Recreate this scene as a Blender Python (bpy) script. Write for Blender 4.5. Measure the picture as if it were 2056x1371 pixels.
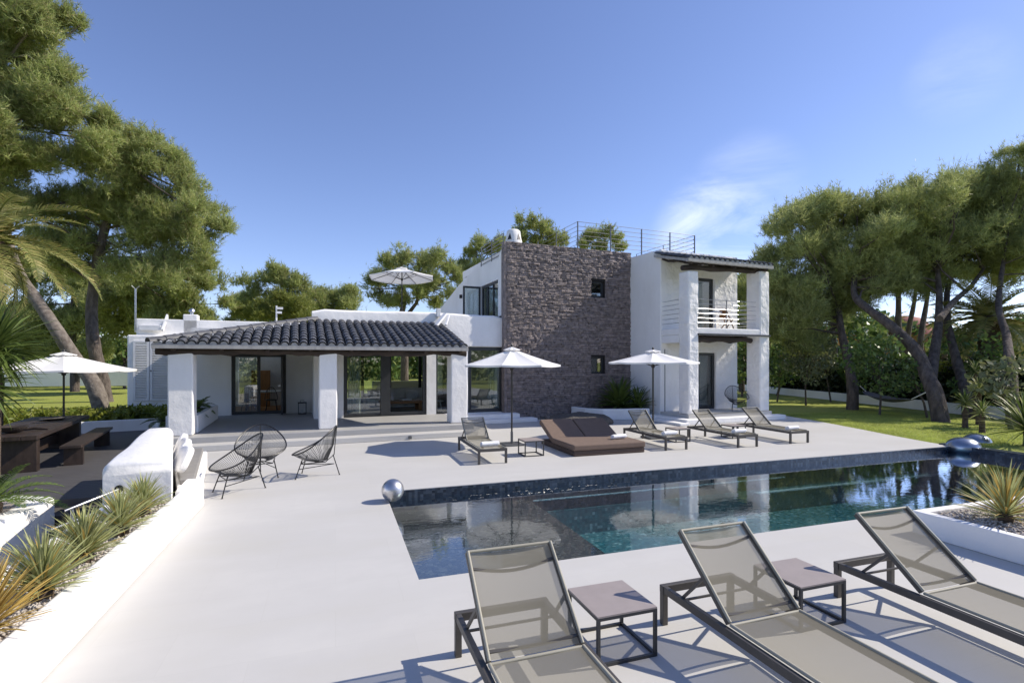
import bpy, math, random
import numpy as np
from mathutils import Vector, Matrix

# ------------------------------------------------------------------ scene, camera, light
for o in list(bpy.data.objects):
    bpy.data.objects.remove(o)
scene = bpy.context.scene
COL = scene.collection
random.seed(7)
R = math.radians
pi = math.pi

FPX, CX, HY, CAMH = 1030.0, 1028.0, 727.0, 2.2
YAW = R(19)
cam_data = bpy.data.cameras.new('camera')
cam = bpy.data.objects.new('camera', cam_data)
COL.objects.link(cam)
cam.location = (0, 0, CAMH)
cam.rotation_euler = (R(90), 0, -YAW)
cam_data.sensor_width = 36
cam_data.lens = FPX / 2056 * 36
cam_data.shift_y = (HY - 685.5) / 2056
cam_data.clip_start = 0.05
cam_data.clip_end = 4000
scene.camera = cam

SUN_AZ = Vector((1, -0.14)).normalized()
SUN_EL = R(40)
world = bpy.data.worlds.new('World')
scene.world = world
world.use_nodes = True
wn, wl = world.node_tree.nodes, world.node_tree.links
wn.clear()
sky = wn.new('ShaderNodeTexSky'); sky.sky_type = 'NISHITA'; sky.sun_disc = False
sky.sun_elevation = SUN_EL
sky.sun_rotation = math.atan2(SUN_AZ.x, SUN_AZ.y)
sky.altitude = 1000; sky.air_density = 1.0; sky.dust_density = 0.45; sky.ozone_density = 2.4
tc = wn.new('ShaderNodeTexCoord')
mp = wn.new('ShaderNodeMapping'); mp.inputs['Scale'].default_value = (3.2, 3.2, 9.0)
mp.inputs['Location'].default_value = (0.55, 0.15, 0.3)
nz = wn.new('ShaderNodeTexNoise'); nz.inputs['Scale'].default_value = 1.5; nz.inputs['Detail'].default_value = 9
nz.inputs['Roughness'].default_value = 0.62; nz.inputs['Distortion'].default_value = 0.5
rp = wn.new('ShaderNodeValToRGB')
rp.color_ramp.elements[0].position = 0.34; rp.color_ramp.elements[0].color = (0, 0, 0, 1)
rp.color_ramp.elements[1].position = 0.72; rp.color_ramp.elements[1].color = (0.75, 0.75, 0.75, 1)
cmix = wn.new('ShaderNodeMix'); cmix.data_type = 'RGBA'
cmix.inputs['B'].default_value = (8.5, 8.7, 9.2, 1)
bg = wn.new('ShaderNodeBackground'); bg.inputs['Strength'].default_value = 0.146
wo = wn.new('ShaderNodeOutputWorld')
wl.new(tc.outputs['Generated'], mp.inputs['Vector']); wl.new(mp.outputs['Vector'], nz.inputs['Vector'])
wl.new(nz.outputs['Fac'], rp.inputs['Fac'])
def wisp(px, py, inner, outer, amount):
    d_ = Vector((math.cos(YAW), -math.sin(YAW), 0)) * ((px - CX) / FPX) + Vector((math.sin(YAW), math.cos(YAW), 0)) + Vector((0, 0, (HY - py) / FPX)); d_.normalize()
    dt = wn.new('ShaderNodeVectorMath'); dt.operation = 'DOT_PRODUCT'; dt.inputs[1].default_value = d_; wl.new(tc.outputs['Generated'], dt.inputs[0])
    mr = wn.new('ShaderNodeMapRange'); mr.interpolation_type = 'SMOOTHSTEP'; mr.inputs['From Min'].default_value = math.cos(R(outer)); mr.inputs['From Max'].default_value = math.cos(R(inner))
    mr.inputs['To Max'].default_value = amount; wl.new(dt.outputs['Value'], mr.inputs['Value']); return mr.outputs['Result']
def wmath(op, a, b):
    m_ = wn.new('ShaderNodeMath'); m_.operation = op; m_.use_clamp = True; wl.new(a, m_.inputs[0]); wl.new(b, m_.inputs[1]); return m_.outputs[0]
mask = wmath('MAXIMUM', wmath('MAXIMUM', wisp(1440, 470, 2.0, 7.0, .7), wisp(1925, 150, 1, 4, .14)), wisp(1500, 380, 1, 6, .2))
wl.new(wmath('MULTIPLY', rp.outputs['Color'], mask), cmix.inputs['Factor'])
tint = wn.new('ShaderNodeMix'); tint.data_type = 'RGBA'; tint.blend_type = 'MULTIPLY'; tint.inputs['Factor'].default_value = 1; tint.inputs['B'].default_value = (.93, .865, 1.0, 1)
wl.new(sky.outputs['Color'], tint.inputs['A']); wl.new(tint.outputs['Result'], cmix.inputs['A']); wl.new(cmix.outputs['Result'], bg.inputs['Color'])
wl.new(bg.outputs['Background'], wo.inputs['Surface'])

sun_data = bpy.data.lights.new('sun', 'SUN')
sun_data.energy = 4.2; sun_data.angle = R(0.53); sun_data.color = (1.0, 0.92, 0.80)
sun = bpy.data.objects.new('sun', sun_data); COL.objects.link(sun)
sun.location = (30, -3, 30)
d = Vector((SUN_AZ.x * math.cos(SUN_EL), SUN_AZ.y * math.cos(SUN_EL), math.sin(SUN_EL)))
sun.rotation_euler = d.to_track_quat('Z', 'Y').to_euler()
scene.view_settings.view_transform = 'Standard'
scene.view_settings.look = 'None'
scene.view_settings.gamma = 1
scene.view_settings.use_curve_mapping = False
scene.view_settings.exposure = 0.40
scene.render.engine = 'CYCLES'
scene.cycles.max_bounces = 10
scene.cycles.transparent_max_bounces = 24

# ------------------------------------------------------------------ pixel to place
FW = Vector((math.sin(YAW), math.cos(YAW), 0)); RT = Vector((math.cos(YAW), -math.sin(YAW), 0))
def ray(x, y):
    return RT * ((x - CX) / FPX) + FW + Vector((0, 0, (HY - y) / FPX))
def gp(x, y, z=0.0):                     # point of the level z seen at a pixel
    r = ray(x, y); t = (z - CAMH) / r.z
    return Vector((r.x * t, r.y * t, z))
def dp(x, y, Z):                         # point at depth Z
    r = ray(x, y)
    return Vector((r.x * Z, r.y * Z, CAMH + r.z * Z))
HR = R(3.5); HO = Vector((0, 15.45, 0))
HUx = Vector((math.cos(HR), math.sin(HR), 0)); HVx = Vector((-math.sin(HR), math.cos(HR), 0))
def h2w(u, v, z=0.0):
    return HO + HUx * u + HVx * v + Vector((0, 0, z))
def hv(x, y, v):                         # house plane v = const at a pixel -> (u, z)
    r = ray(x, y); t = (HVx.dot(HO) + v) / HVx.dot(r)
    p = r * t
    return HUx.dot(p - HO), CAMH + r.z * t

# ------------------------------------------------------------------ mesh builder
class MB:
    def __init__(s): s.v = []; s.f = []
    def add(s, vs, fs):
        o = len(s.v); s.v += [tuple(v) for v in vs]; s.f += [tuple(i + o for i in f) for f in fs]; return s
    BF = [(0, 3, 2, 1), (4, 5, 6, 7), (0, 1, 5, 4), (1, 2, 6, 5), (2, 3, 7, 6), (3, 0, 4, 7)]
    def box(s, x0, x1, y0, y1, z0, z1):
        return s.add([(x0, y0, z0), (x1, y0, z0), (x1, y1, z0), (x0, y1, z0), (x0, y0, z1), (x1, y0, z1), (x1, y1, z1), (x0, y1, z1)], MB.BF)
    def mbox(s, M, sx, sy, sz):
        vs = [M @ Vector((a * sx / 2, b * sy / 2, c * sz / 2)) for c in (-1, 1) for a, b in ((-1, -1), (1, -1), (1, 1), (-1, 1))]
        return s.add(vs, MB.BF)
    def bar(s, p, q, w, h, up=(0, 0, 1)):
        p, q = Vector(p), Vector(q); d = (q - p).normalized(); up = Vector(up)
        sd = d.cross(up)
        if sd.length < 1e-4: sd = d.cross(Vector((0, 1, 0)))
        sd.normalize(); n = sd.cross(d)
        vs = []
        for c in (p, q):
            for a, b in ((-1, -1), (1, -1), (1, 1), (-1, 1)):
                vs.append(c + sd * (a * w / 2) + n * (b * h / 2))
        return s.add(vs, MB.BF)
    def tube(s, pts, r, n=8, cap=True, closed=False):
        pts = [Vector(p) for p in pts]; m = len(pts)
        rs = r if isinstance(r, (list, tuple)) else [r] * m
        o = len(s.v); ref = None
        for i, p in enumerate(pts):
            if closed: t = pts[(i + 1) % m] - pts[(i - 1) % m]
            else: t = pts[min(i + 1, m - 1)] - pts[max(i - 1, 0)]
            t = t.normalized() if t.length > 1e-9 else Vector((0, 0, 1))
            if ref is None:
                ref = Vector((1, 0, 0)) if abs(t.x) < .8 else Vector((0, 1, 0))
            a = ref - t * ref.dot(t); a.normalize(); ref = a; b = t.cross(a)
            for k in range(n):
                an = 2 * pi * k / n
                s.v.append(tuple(p + (a * math.cos(an) + b * math.sin(an)) * rs[i]))
        for i in range(m if closed else m - 1):
            j = (i + 1) % m
            for k in range(n):
                l = (k + 1) % n
                s.f.append((o + i * n + k, o + i * n + l, o + j * n + l, o + j * n + k))
        if cap and not closed:
            s.f.append(tuple(o + k for k in range(n))[::-1]); s.f.append(tuple(o + (m - 1) * n + k for k in range(n)))
        return s
    def prism(s, poly, z0, z1):
        n = len(poly)
        vs = [(p[0], p[1], z0) for p in poly] + [(p[0], p[1], z1) for p in poly]
        fs = [tuple(range(n))[::-1], tuple(range(n, 2 * n))] + [(i, (i + 1) % n, n + (i + 1) % n, n + i) for i in range(n)]
        return s.add(vs, fs)
    def xprism(s, poly, x0, x1):         # polygon in (y, z) pulled along x
        n = len(poly)
        vs = [(x0, p[0], p[1]) for p in poly] + [(x1, p[0], p[1]) for p in poly]
        fs = [tuple(range(n)), tuple(range(n, 2 * n))[::-1]] + [((i + 1) % n, i, n + i, n + (i + 1) % n) for i in range(n)]
        return s.add(vs, fs)
    def yprism(s, poly, y0, y1):         # polygon in (x, z) pulled along y
        n = len(poly)
        vs = [(p[0], y0, p[1]) for p in poly] + [(p[0], y1, p[1]) for p in poly]
        fs = [tuple(range(n))[::-1], tuple(range(n, 2 * n))] + [(i, (i + 1) % n, n + (i + 1) % n, n + i) for i in range(n)]
        return s.add(vs, fs)
    def lathe(s, prof, n=20, c=(0, 0, 0), sx=1, sy=1):
        o = len(s.v)
        for r, z in prof:
            for k in range(n):
                a = 2 * pi * k / n
                s.v.append((c[0] + r * math.cos(a) * sx, c[1] + r * math.sin(a) * sy, c[2] + z))
        for i in range(len(prof) - 1):
            for k in range(n):
                l = (k + 1) % n
                s.f.append((o + i * n + k, o + i * n + l, o + (i + 1) * n + l, o + (i + 1) * n + k))
        s.f.append(tuple(o + k for k in range(n))[::-1]); s.f.append(tuple(o + (len(prof) - 1) * n + k for k in range(n)))
        return s
    def grid(s, P, nu, nv):              # P(i, j) -> point
        o = len(s.v)
        for i in range(nu + 1):
            for j in range(nv + 1): s.v.append(tuple(P(i / nu, j / nv)))
        for i in range(nu):
            for j in range(nv):
                a = o + i * (nv + 1) + j
                s.f.append((a, a + nv + 1, a + nv + 2, a + 1))
        return s
    def ellip(s, c, r, nu=14, nv=9, e=1.0):
        o = len(s.v); sp = lambda x: math.copysign(abs(x) ** e, x)
        for j in range(1, nv):
            ph = -pi / 2 + pi * j / nv
            for i in range(nu):
                th = 2 * pi * i / nu
                s.v.append((c[0] + r[0] * sp(math.cos(ph)) * sp(math.cos(th)), c[1] + r[1] * sp(math.cos(ph)) * sp(math.sin(th)), c[2] + r[2] * sp(math.sin(ph))))
        b = len(s.v); s.v.append((c[0], c[1], c[2] - r[2])); s.v.append((c[0], c[1], c[2] + r[2]))
        for j in range(nv - 2):
            for i in range(nu):
                l = (i + 1) % nu
                s.f.append((o + j * nu + i, o + j * nu + l, o + (j + 1) * nu + l, o + (j + 1) * nu + i))
        for i in range(nu):
            l = (i + 1) % nu
            s.f.append((b, o + l, o + i)); s.f.append((b + 1, o + (nv - 2) * nu + i, o + (nv - 2) * nu + l))
        return s
    def xf(s, M, start=0):
        for i in range(start, len(s.v)): s.v[i] = tuple(M @ Vector(s.v[i]))
        return s
    def mesh(s, name, mat=None, smooth=False):
        me = bpy.data.meshes.new(name); me.from_pydata(s.v, [], s.f); me.update()
        if mat: me.materials.append(mat)
        if smooth:
            me.polygons.foreach_set('use_smooth', [True] * len(me.polygons)); me.set_sharp_from_angle(angle=R(52))
        return me
    def build(s, name, mat, parent=None, smooth=False, bevel=0, seg=2, loc=None, autos=False):
        o = link(name, s.mesh(name, mat, smooth), parent)
        if loc is not None: o.location = loc
        if bevel:
            m = o.modifiers.new('bevel', 'BEVEL'); m.width = bevel; m.segments = seg; m.limit_method = 'ANGLE'; m.angle_limit = R(40)
        return o

def link(name, me, parent=None):
    o = bpy.data.objects.new(name, me); COL.objects.link(o); o.parent = parent; return o
def empty(name, loc, rz=0):
    o = bpy.data.objects.new(name, None); COL.objects.link(o); o.location = loc; o.rotation_euler = (0, 0, rz); o.empty_display_size = .1; return o
def tag(o, label, cat, group=None):
    o['label'] = label; o['category'] = cat
    if group: o['group'] = group
    return o
def struct(o): o['kind'] = 'structure'; return o
def stuff(o): o['kind'] = 'stuff'; return o
def copy_tree(o, parent=None):
    c = o.copy(); COL.objects.link(c); c.parent = parent
    for ch in [x for x in o.children]: copy_tree(ch, c)
    return c
def np_mesh(name, V, F, mat, smooth=False):
    me = bpy.data.meshes.new(name); k = F.shape[1]
    me.vertices.add(len(V)); me.loops.add(F.size); me.polygons.add(len(F))
    me.vertices.foreach_set('co', np.ascontiguousarray(V, dtype=np.float32).ravel())
    me.loops.foreach_set('vertex_index', F.ravel().astype(np.int32))
    me.polygons.foreach_set('loop_start', (np.arange(len(F)) * k).astype(np.int32))
    me.polygons.foreach_set('loop_total', np.full(len(F), k, dtype=np.int32))
    me.update(calc_edges=True); me.materials.append(mat)
    return me

# ------------------------------------------------------------------ materials
def nm(name):
    m = bpy.data.materials.new(name); m.use_nodes = True
    nt = m.node_tree; b = nt.nodes['Principled BSDF']
    return m, nt, b
def ramp(nt, fac, stops):
    r = nt.nodes.new('ShaderNodeValToRGB'); cr = r.color_ramp
    while len(cr.elements) < len(stops): cr.elements.new(.5)
    for e, (p, c) in zip(cr.elements, stops): e.position = p; e.color = (*c, 1)
    nt.links.new(fac, r.inputs['Fac']); return r.outputs['Color']
def noise(nt, scale, detail=4, rough=.55, coord='Object', vec=None, sc3=None, dist=0):
    n = nt.nodes.new('ShaderNodeTexNoise'); n.inputs['Scale'].default_value = scale; n.inputs['Detail'].default_value = detail
    n.inputs['Roughness'].default_value = rough; n.inputs['Distortion'].default_value = dist
    if vec is None:
        t = nt.nodes.new('ShaderNodeTexCoord'); vec = t.outputs[coord]
    if sc3:
        mpp = nt.nodes.new('ShaderNodeMapping'); mpp.inputs['Scale'].default_value = sc3; nt.links.new(vec, mpp.inputs['Vector']); vec = mpp.outputs['Vector']
    nt.links.new(vec, n.inputs['Vector']); return n.outputs['Fac']
def geopos(nt):
    return nt.nodes.new('ShaderNodeNewGeometry').outputs['Position']
def mixc(nt, fac, a, b, mode='MIX'):
    m = nt.nodes.new('ShaderNodeMix'); m.data_type = 'RGBA'; m.blend_type = mode
    for k, v in (('Factor', fac), ('A', a), ('B', b)):
        if hasattr(v, 'is_linked') or hasattr(v, 'links'): nt.links.new(v, m.inputs[k])
        else: m.inputs[k].default_value = v if k == 'Factor' else (*v, 1)
    return m.outputs['Result']
def bump(nt, b, h, strength=.3, dist=.01, prev=None):
    n = nt.nodes.new('ShaderNodeBump'); n.inputs['Strength'].default_value = strength; n.inputs['Distance'].default_value = dist
    nt.links.new(h, n.inputs['Height'])
    if prev: nt.links.new(prev, n.inputs['Normal'])
    nt.links.new(n.outputs['Normal'], b.inputs['Normal']); return n.outputs['Normal']
def simple(name, c1, c2=None, rough=.6, metal=0, scale=4, bscale=None, bst=.25, bdist=.005, sc3=None, rand=0, detail=5):
    m, nt, b = nm(name)
    c2 = c2 or tuple(x * .85 for x in c1)
    p = geopos(nt)
    col = ramp(nt, noise(nt, scale, detail, vec=p, sc3=sc3), [(.32, c1), (.7, c2)])
    if rand:
        oi = nt.nodes.new('ShaderNodeObjectInfo')
        hs = nt.nodes.new('ShaderNodeHueSaturation')
        mr = nt.nodes.new('ShaderNodeMapRange'); mr.inputs['To Min'].default_value = 1 - rand; mr.inputs['To Max'].default_value = 1 + rand
        nt.links.new(oi.outputs['Random'], mr.inputs['Value']); nt.links.new(mr.outputs['Result'], hs.inputs['Value'])
        nt.links.new(col, hs.inputs['Color']); col = hs.outputs['Color']
    nt.links.new(col, b.inputs['Base Color'])
    b.inputs['Roughness'].default_value = rough; b.inputs['Metallic'].default_value = metal
    if bscale: bump(nt, b, noise(nt, bscale, 6, vec=p, sc3=sc3), bst, bdist)
    return m

M = {}
# rough white render
def plaster(name, c=(.89, .875, .85), lump=.035):
    m, nt, b = nm(name); p = geopos(nt)
    n1 = noise(nt, 1.1, 5, vec=p); n2 = noise(nt, .6, 6, .65, vec=p, sc3=(1, 1, .35))
    col = ramp(nt, n1, [(.3, c), (.75, tuple(x * .94 for x in c))])
    st = ramp(nt, n2, [(.5, (1, 1, 1)), (.82, (.84, .83, .80))])
    nt.links.new(mixc(nt, 1.0, col, st, 'MULTIPLY'), b.inputs['Base Color']); b.inputs['Roughness'].default_value = .85
    b.inputs['Specular IOR Level'].default_value = .2
    a = bump(nt, b, noise(nt, 2.6, 4, .55, vec=p), .7, lump)
    bump(nt, b, noise(nt, 18, 6, .6, vec=p), .4, .008, a)
    return m
M['plaster'] = plaster('white_plaster')
M['plaster_rough'] = plaster('rough_plaster', lump=.16)
# terrace tiles: pale porcelain, joints hardly visible
def deck_mat():
    m, nt, b = nm('terrace_porcelain'); p = geopos(nt)
    n1 = noise(nt, .45, 6, .6, vec=p, sc3=(1, 2.2, 1)); n2 = noise(nt, 6, 6, .6, vec=p)
    col = ramp(nt, n1, [(.28, (.565, .553, .523)), (.5, (.525, .514, .488)), (.74, (.51, .496, .455))])
    col = mixc(nt, ramp(nt, n2, [(.45, (0, 0, 0)), (.8, (.22, .22, .22))]), col, (.49, .48, .455))
    bk = nt.nodes.new('ShaderNodeTexBrick'); nt.links.new(p, bk.inputs['Vector'])
    bk.inputs['Scale'].default_value = 1; bk.inputs['Brick Width'].default_value = 1.2; bk.inputs['Row Height'].default_value = .6
    bk.inputs['Mortar Size'].default_value = .0025; bk.inputs['Color1'].default_value = (1, 1, 1, 1); bk.inputs['Color2'].default_value = (.972, .972, .975, 1)
    bk.inputs['Mortar'].default_value = (.945, .945, .935, 1); bk.offset = .5
    nt.links.new(mixc(nt, 1.0, col, bk.outputs['Color'], 'MULTIPLY'), b.inputs['Base Color'])
    b.inputs['Roughness'].default_value = .62; b.inputs['Specular IOR Level'].default_value = .3
    bump(nt, b, n2, .08, .003)
    return m
M['deck'] = deck_mat()
def mosaic(name, cols, size=.05, glint=0.0, rough=.25):
    m, nt, b = nm(name); p = geopos(nt)
    t = nt.nodes.new('ShaderNodeVectorMath'); t.operation = 'SCALE'; t.inputs['Scale'].default_value = 1 / size; nt.links.new(p, t.inputs[0])
    fl = nt.nodes.new('ShaderNodeVectorMath'); fl.operation = 'FLOOR'; nt.links.new(t.outputs[0], fl.inputs[0])
    wnn = nt.nodes.new('ShaderNodeTexWhiteNoise'); nt.links.new(fl.outputs[0], wnn.inputs['Vector'])
    n = len(cols)
    c = ramp(nt, wnn.outputs['Value'], [(i / (n - 1), k) for i, k in enumerate(cols)])
    fr = nt.nodes.new('ShaderNodeVectorMath'); fr.operation = 'FRACTION'; nt.links.new(t.outputs[0], fr.inputs[0])
    sp = nt.nodes.new('ShaderNodeSeparateXYZ'); nt.links.new(fr.outputs[0], sp.inputs[0])
    nt.links.new(c, b.inputs['Base Color']); b.inputs['Roughness'].default_value = rough
    b.inputs['Specular IOR Level'].default_value = .6
    bump(nt, b, wnn.outputs['Value'], .5, .01)
    return m
M['mosaic_deep'] = mosaic('deep_pool_mosaic', [(.02, .085, .11), (.045, .17, .20), (.03, .12, .145), (.07, .21, .24), (.025, .10, .125), (.05, .17, .195), (.035, .13, .155), (.09, .25, .28), (.03, .11, .13), (.30, .46, .48)], .055)  # last, palest tile colour paints the sparkles of light in the water
M['mosaic_shelf'] = mosaic('shelf_pool_mosaic', [(.035, .034, .036), (.07, .063, .058), (.045, .041, .043), (.11, .10, .09), (.025, .025, .03)], .045)
M['mosaic_band'] = mosaic('waterline_mosaic', [(.012, .018, .03), (.03, .045, .07), (.018, .025, .04), (.06, .08, .11), (.01, .014, .022)], .05)
M['mosaic_light_line'] = mosaic('light_line_mosaic', [(.05, .2, .25), (.85, .95, 1.0), (.2, .5, .6), (.9, .95, .98), (.1, .3, .36)], .035)  # sparkling line of light in the water, painted as pale mosaic colours
def schlick(nt, f0, normal=None, gain=1.0, add=0.0):
    g = nt.nodes.new('ShaderNodeNewGeometry'); dt = nt.nodes.new('ShaderNodeVectorMath'); dt.operation = 'DOT_PRODUCT'
    nt.links.new(g.outputs['Incoming'], dt.inputs[0]); nt.links.new(normal or g.outputs['Normal'], dt.inputs[1])
    def mth(op, a, b=None, clamp=False):
        m_ = nt.nodes.new('ShaderNodeMath'); m_.operation = op; m_.use_clamp = clamp
        for k, v in ((0, a), (1, b)):
            if v is None: continue
            if hasattr(v, 'links'): nt.links.new(v, m_.inputs[k])
            else: m_.inputs[k].default_value = v
        return m_.outputs[0]
    c = mth('ABSOLUTE', dt.outputs['Value']); p = mth('POWER', mth('SUBTRACT', 1.0, c, True), 5.0)
    return mth('ADD', mth('MULTIPLY', p, (1 - f0) * gain), f0 * gain + add, True)
def water_mat():
    m, nt, b = nm('pool_water'); nt.nodes.remove(b); out = nt.nodes['Material Output']; p = geopos(nt)
    tr = nt.nodes.new('ShaderNodeBsdfTransparent'); tr.inputs['Color'].default_value = (.82, .95, .97, 1)
    gl = nt.nodes.new('ShaderNodeBsdfGlossy'); gl.inputs['Roughness'].default_value = .015; gl.inputs['Color'].default_value = (.95, .97, 1, 1)
    mx = nt.nodes.new('ShaderNodeMixShader')
    bp = nt.nodes.new('ShaderNodeBump'); bp.inputs['Strength'].default_value = .055; bp.inputs['Distance'].default_value = .018
    nt.links.new(noise(nt, 5.5, 4, .55, vec=p, sc3=(.8, 1.5, 1), dist=.6), bp.inputs['Height'])
    nt.links.new(bp.outputs['Normal'], gl.inputs['Normal'])
    nt.links.new(schlick(nt, .035, bp.outputs['Normal'], 2.1), mx.inputs[0]); nt.links.new(tr.outputs[0], mx.inputs[1]); nt.links.new(gl.outputs[0], mx.inputs[2])
    nt.links.new(mx.outputs[0], out.inputs['Surface'])
    return m
M['water'] = water_mat()
def glass_mat(name, tint=(.78, .84, .84), ior=1.5):
    m, nt, b = nm(name); nt.nodes.remove(b); out = nt.nodes['Material Output']
    tr = nt.nodes.new('ShaderNodeBsdfTransparent'); tr.inputs['Color'].default_value = (*tint, 1)
    gl = nt.nodes.new('ShaderNodeBsdfGlossy'); gl.inputs['Roughness'].default_value = .0
    mx = nt.nodes.new('ShaderNodeMixShader'); nt.links.new(schlick(nt, .06, None, 1.2, .09), mx.inputs[0])
    nt.links.new(tr.outputs[0], mx.inputs[1]); nt.links.new(gl.outputs[0], mx.inputs[2]); nt.links.new(mx.outputs[0], out.inputs['Surface'])
    return m
M['glass'] = glass_mat('window_glass')
def sheer(name, c, alpha, tl=.35):       # mesh cloth one can see through
    m, nt, b = nm(name); nt.nodes.remove(b); out = nt.nodes['Material Output']
    df = nt.nodes.new('ShaderNodeBsdfDiffuse'); df.inputs['Color'].default_value = (*c, 1)
    t2 = nt.nodes.new('ShaderNodeBsdfTranslucent'); t2.inputs['Color'].default_value = (*c, 1)
    tr = nt.nodes.new('ShaderNodeBsdfTransparent')
    m1 = nt.nodes.new('ShaderNodeMixShader'); m1.inputs[0].default_value = tl
    nt.links.new(df.outputs[0], m1.inputs[1]); nt.links.new(t2.outputs[0], m1.inputs[2])
    m2 = nt.nodes.new('ShaderNodeMixShader'); m2.inputs[0].default_value = alpha
    nt.links.new(m1.outputs[0], m2.inputs[1]); nt.links.new(tr.outputs[0], m2.inputs[2])
    nt.links.new(m2.outputs[0], out.inputs['Surface']); return m
M['sling'] = sheer('taupe_sling_mesh', (.30, .28, .225), .30)
M['curtain'] = sheer('sheer_curtain', (.75, .78, .75), .15, .5)
M['canvas'] = sheer('white_canvas', (.90, .89, .87), .0, .24)
M['taupe'] = simple('taupe_aluminium', (.085, .078, .072), rough=.5, metal=.2, scale=20)
M['piping'] = simple('pale_piping', (.36, .34, .27), rough=.6)
M['tabletop'] = simple('table_top_taupe', (.33, .285, .27), (.30, .26, .245), rough=.5, scale=9)
M['dark_frame'] = simple('anthracite_frame', (.028, .030, .033), (.04, .042, .045), rough=.4, scale=6)
M['black_steel'] = simple('black_steel', (.012, .012, .013), rough=.4, scale=10)
M['grey_steel'] = simple('grey_steel', (.16, .165, .17), rough=.4, metal=.5, scale=10)
M['steel'] = simple('brushed_steel', (.62, .62, .63), (.5, .5, .52), rough=.36, metal=1, scale=14, bscale=60, bst=.05)
M['ball_dark'] = simple('blue_steel', (.40, .44, .50), (.30, .33, .38), rough=.28, metal=.95, scale=5)
M['pole'] = simple('umbrella_pole', (.05, .048, .045), rough=.4, metal=.4, scale=9)
M['stone'] = simple('stacked_slate', (.31, .255, .235), (.14, .117, .112), rough=.8, scale=7, bscale=18, bst=.9, bdist=.045, rand=.20, detail=8)
M['mortar'] = simple('dark_mortar', (.03, .028, .03), rough=.95, scale=12)
M['tile'] = simple('grey_roof_tile', (.092, .094, .102), (.055, .057, .064), rough=.55, scale=8, bscale=30, bst=.3, bdist=.01, rand=.22)
M['eave_mortar'] = simple('eave_mortar', (.42, .41, .385), (.30, .29, .28), rough=.9, scale=9, bscale=25, bst=.4)
M['logwood'] = simple('old_juniper_beam', (.060, .042, .032), (.022, .016, .013), rough=.85, scale=5, bscale=14, bst=.8, bdist=.03, sc3=(.35, 2, 2))
M['dark_wood'] = simple('dark_table_wood', (.050, .034, .026), (.022, .015, .012), rough=.45, scale=4, bscale=18, bst=.3, sc3=(3, .5, 1))
M['light_wood'] = simple('warm_wood', (.36, .18, .07), (.24, .11, .04), rough=.5, scale=4, sc3=(3, .5, 1))
M['brown_cushion'] = simple('brown_cushion', (.175, .122, .093), (.15, .105, .08), rough=.9, scale=8, bscale=160, bst=.2, bdist=.002)
M['brown_weave'] = simple('brown_weave', (.10, .066, .05), (.06, .04, .03), rough=.8, scale=40, bscale=90, bst=.6)
M['dark_cover'] = simple('dark_rock', (.06, .055, .05), (.13, .115, .095), rough=.85, scale=14, bscale=18, bst=.8, bdist=.03)
M['towel'] = simple('white_towel', (.82, .82, .83), rough=.95, scale=6, bscale=120, bst=.6, bdist=.004)
M['white_cushion'] = simple('white_cushion', (.78, .77, .75), rough=.9, scale=4, bscale=9, bst=.5, bdist=.02)
M['grey_cushion'] = simple('grey_cushion', (.25, .24, .225), rough=.9, scale=6, bscale=100, bst=.3)
M['white_paint'] = simple('white_shutter_paint', (.78, .78, .78), rough=.5, scale=3)
M['porch_floor'] = simple('porch_floor', (.40, .395, .385), (.36, .355, .345), rough=.55, scale=2)
M['interior_white'] = simple('interior_white', (.75, .74, .71), rough=.8, scale=2)
M['soil'] = simple('planter_soil', (.07, .05, .035), (.12, .09, .06), rough=.95, scale=12, bscale=25, bst=.8, bdist=.03)
M['gravel'] = simple('white_gravel', (.62, .59, .55), (.42, .36, .31), rough=.9, scale=30, rand=0, detail=2)
M['gravel_bed'] = simple('gravel_bed', (.45, .41, .37), (.25, .2, .17), rough=.95, scale=40, bscale=60, bst=1, bdist=.02)
def dark_deck_mat():
    m, nt, b = nm('dark_boards'); p = geopos(nt)
    w = nt.nodes.new('ShaderNodeTexWave'); w.bands_direction = 'Y'; w.inputs['Scale'].default_value = 2.2; w.inputs['Distortion'].default_value = 0
    nt.links.new(p, w.inputs['Vector'])
    col = ramp(nt, noise(nt, 3, 6, vec=p, sc3=(.5, 6, 1)), [(.3, (.06, .057, .058)), (.7, (.10, .095, .093))])
    g = ramp(nt, w.outputs['Fac'], [(.0, (.35, .35, .35)), (.06, (1, 1, 1))])
    nt.links.new(mixc(nt, 1.0, col, g, 'MULTIPLY'), b.inputs['Base Color']); b.inputs['Roughness'].default_value = .6
    return m
M['dark_deck'] = dark_deck_mat()
M['dark_step'] = simple('dark_step_stone', (.030, .031, .036), (.05, .05, .056), rough=.55, scale=5, sc3=(1, 5, 1))
def lawn_mat():
    m, nt, b = nm('lawn'); p = geopos(nt)
    a = noise(nt, .35, 5, vec=p); c = noise(nt, 18, 4, .7, vec=p)
    col = ramp(nt, a, [(.3, (.33, .37, .075)), (.6, (.39, .41, .10)), (.8, (.43, .415, .13))])
    col = mixc(nt, ramp(nt, c, [(.35, (.5, .5, .5)), (.7, (0, 0, 0))]), col, (.09, .12, .02))
    litter = noise(nt, 1.3, 6, .7, vec=p)  # brownish patches of needle litter
    col = mixc(nt, ramp(nt, litter, [(.56, (0, 0, 0)), (.74, (.55, .55, .55))]), col, (.30, .235, .11))
    nt.links.new(col, b.inputs['Base Color']); b.inputs['Roughness'].default_value = .9; b.inputs['Specular IOR Level'].default_value = .15
    bump(nt, b, c, .8, .03); return m
M['lawn'] = lawn_mat()
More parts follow.
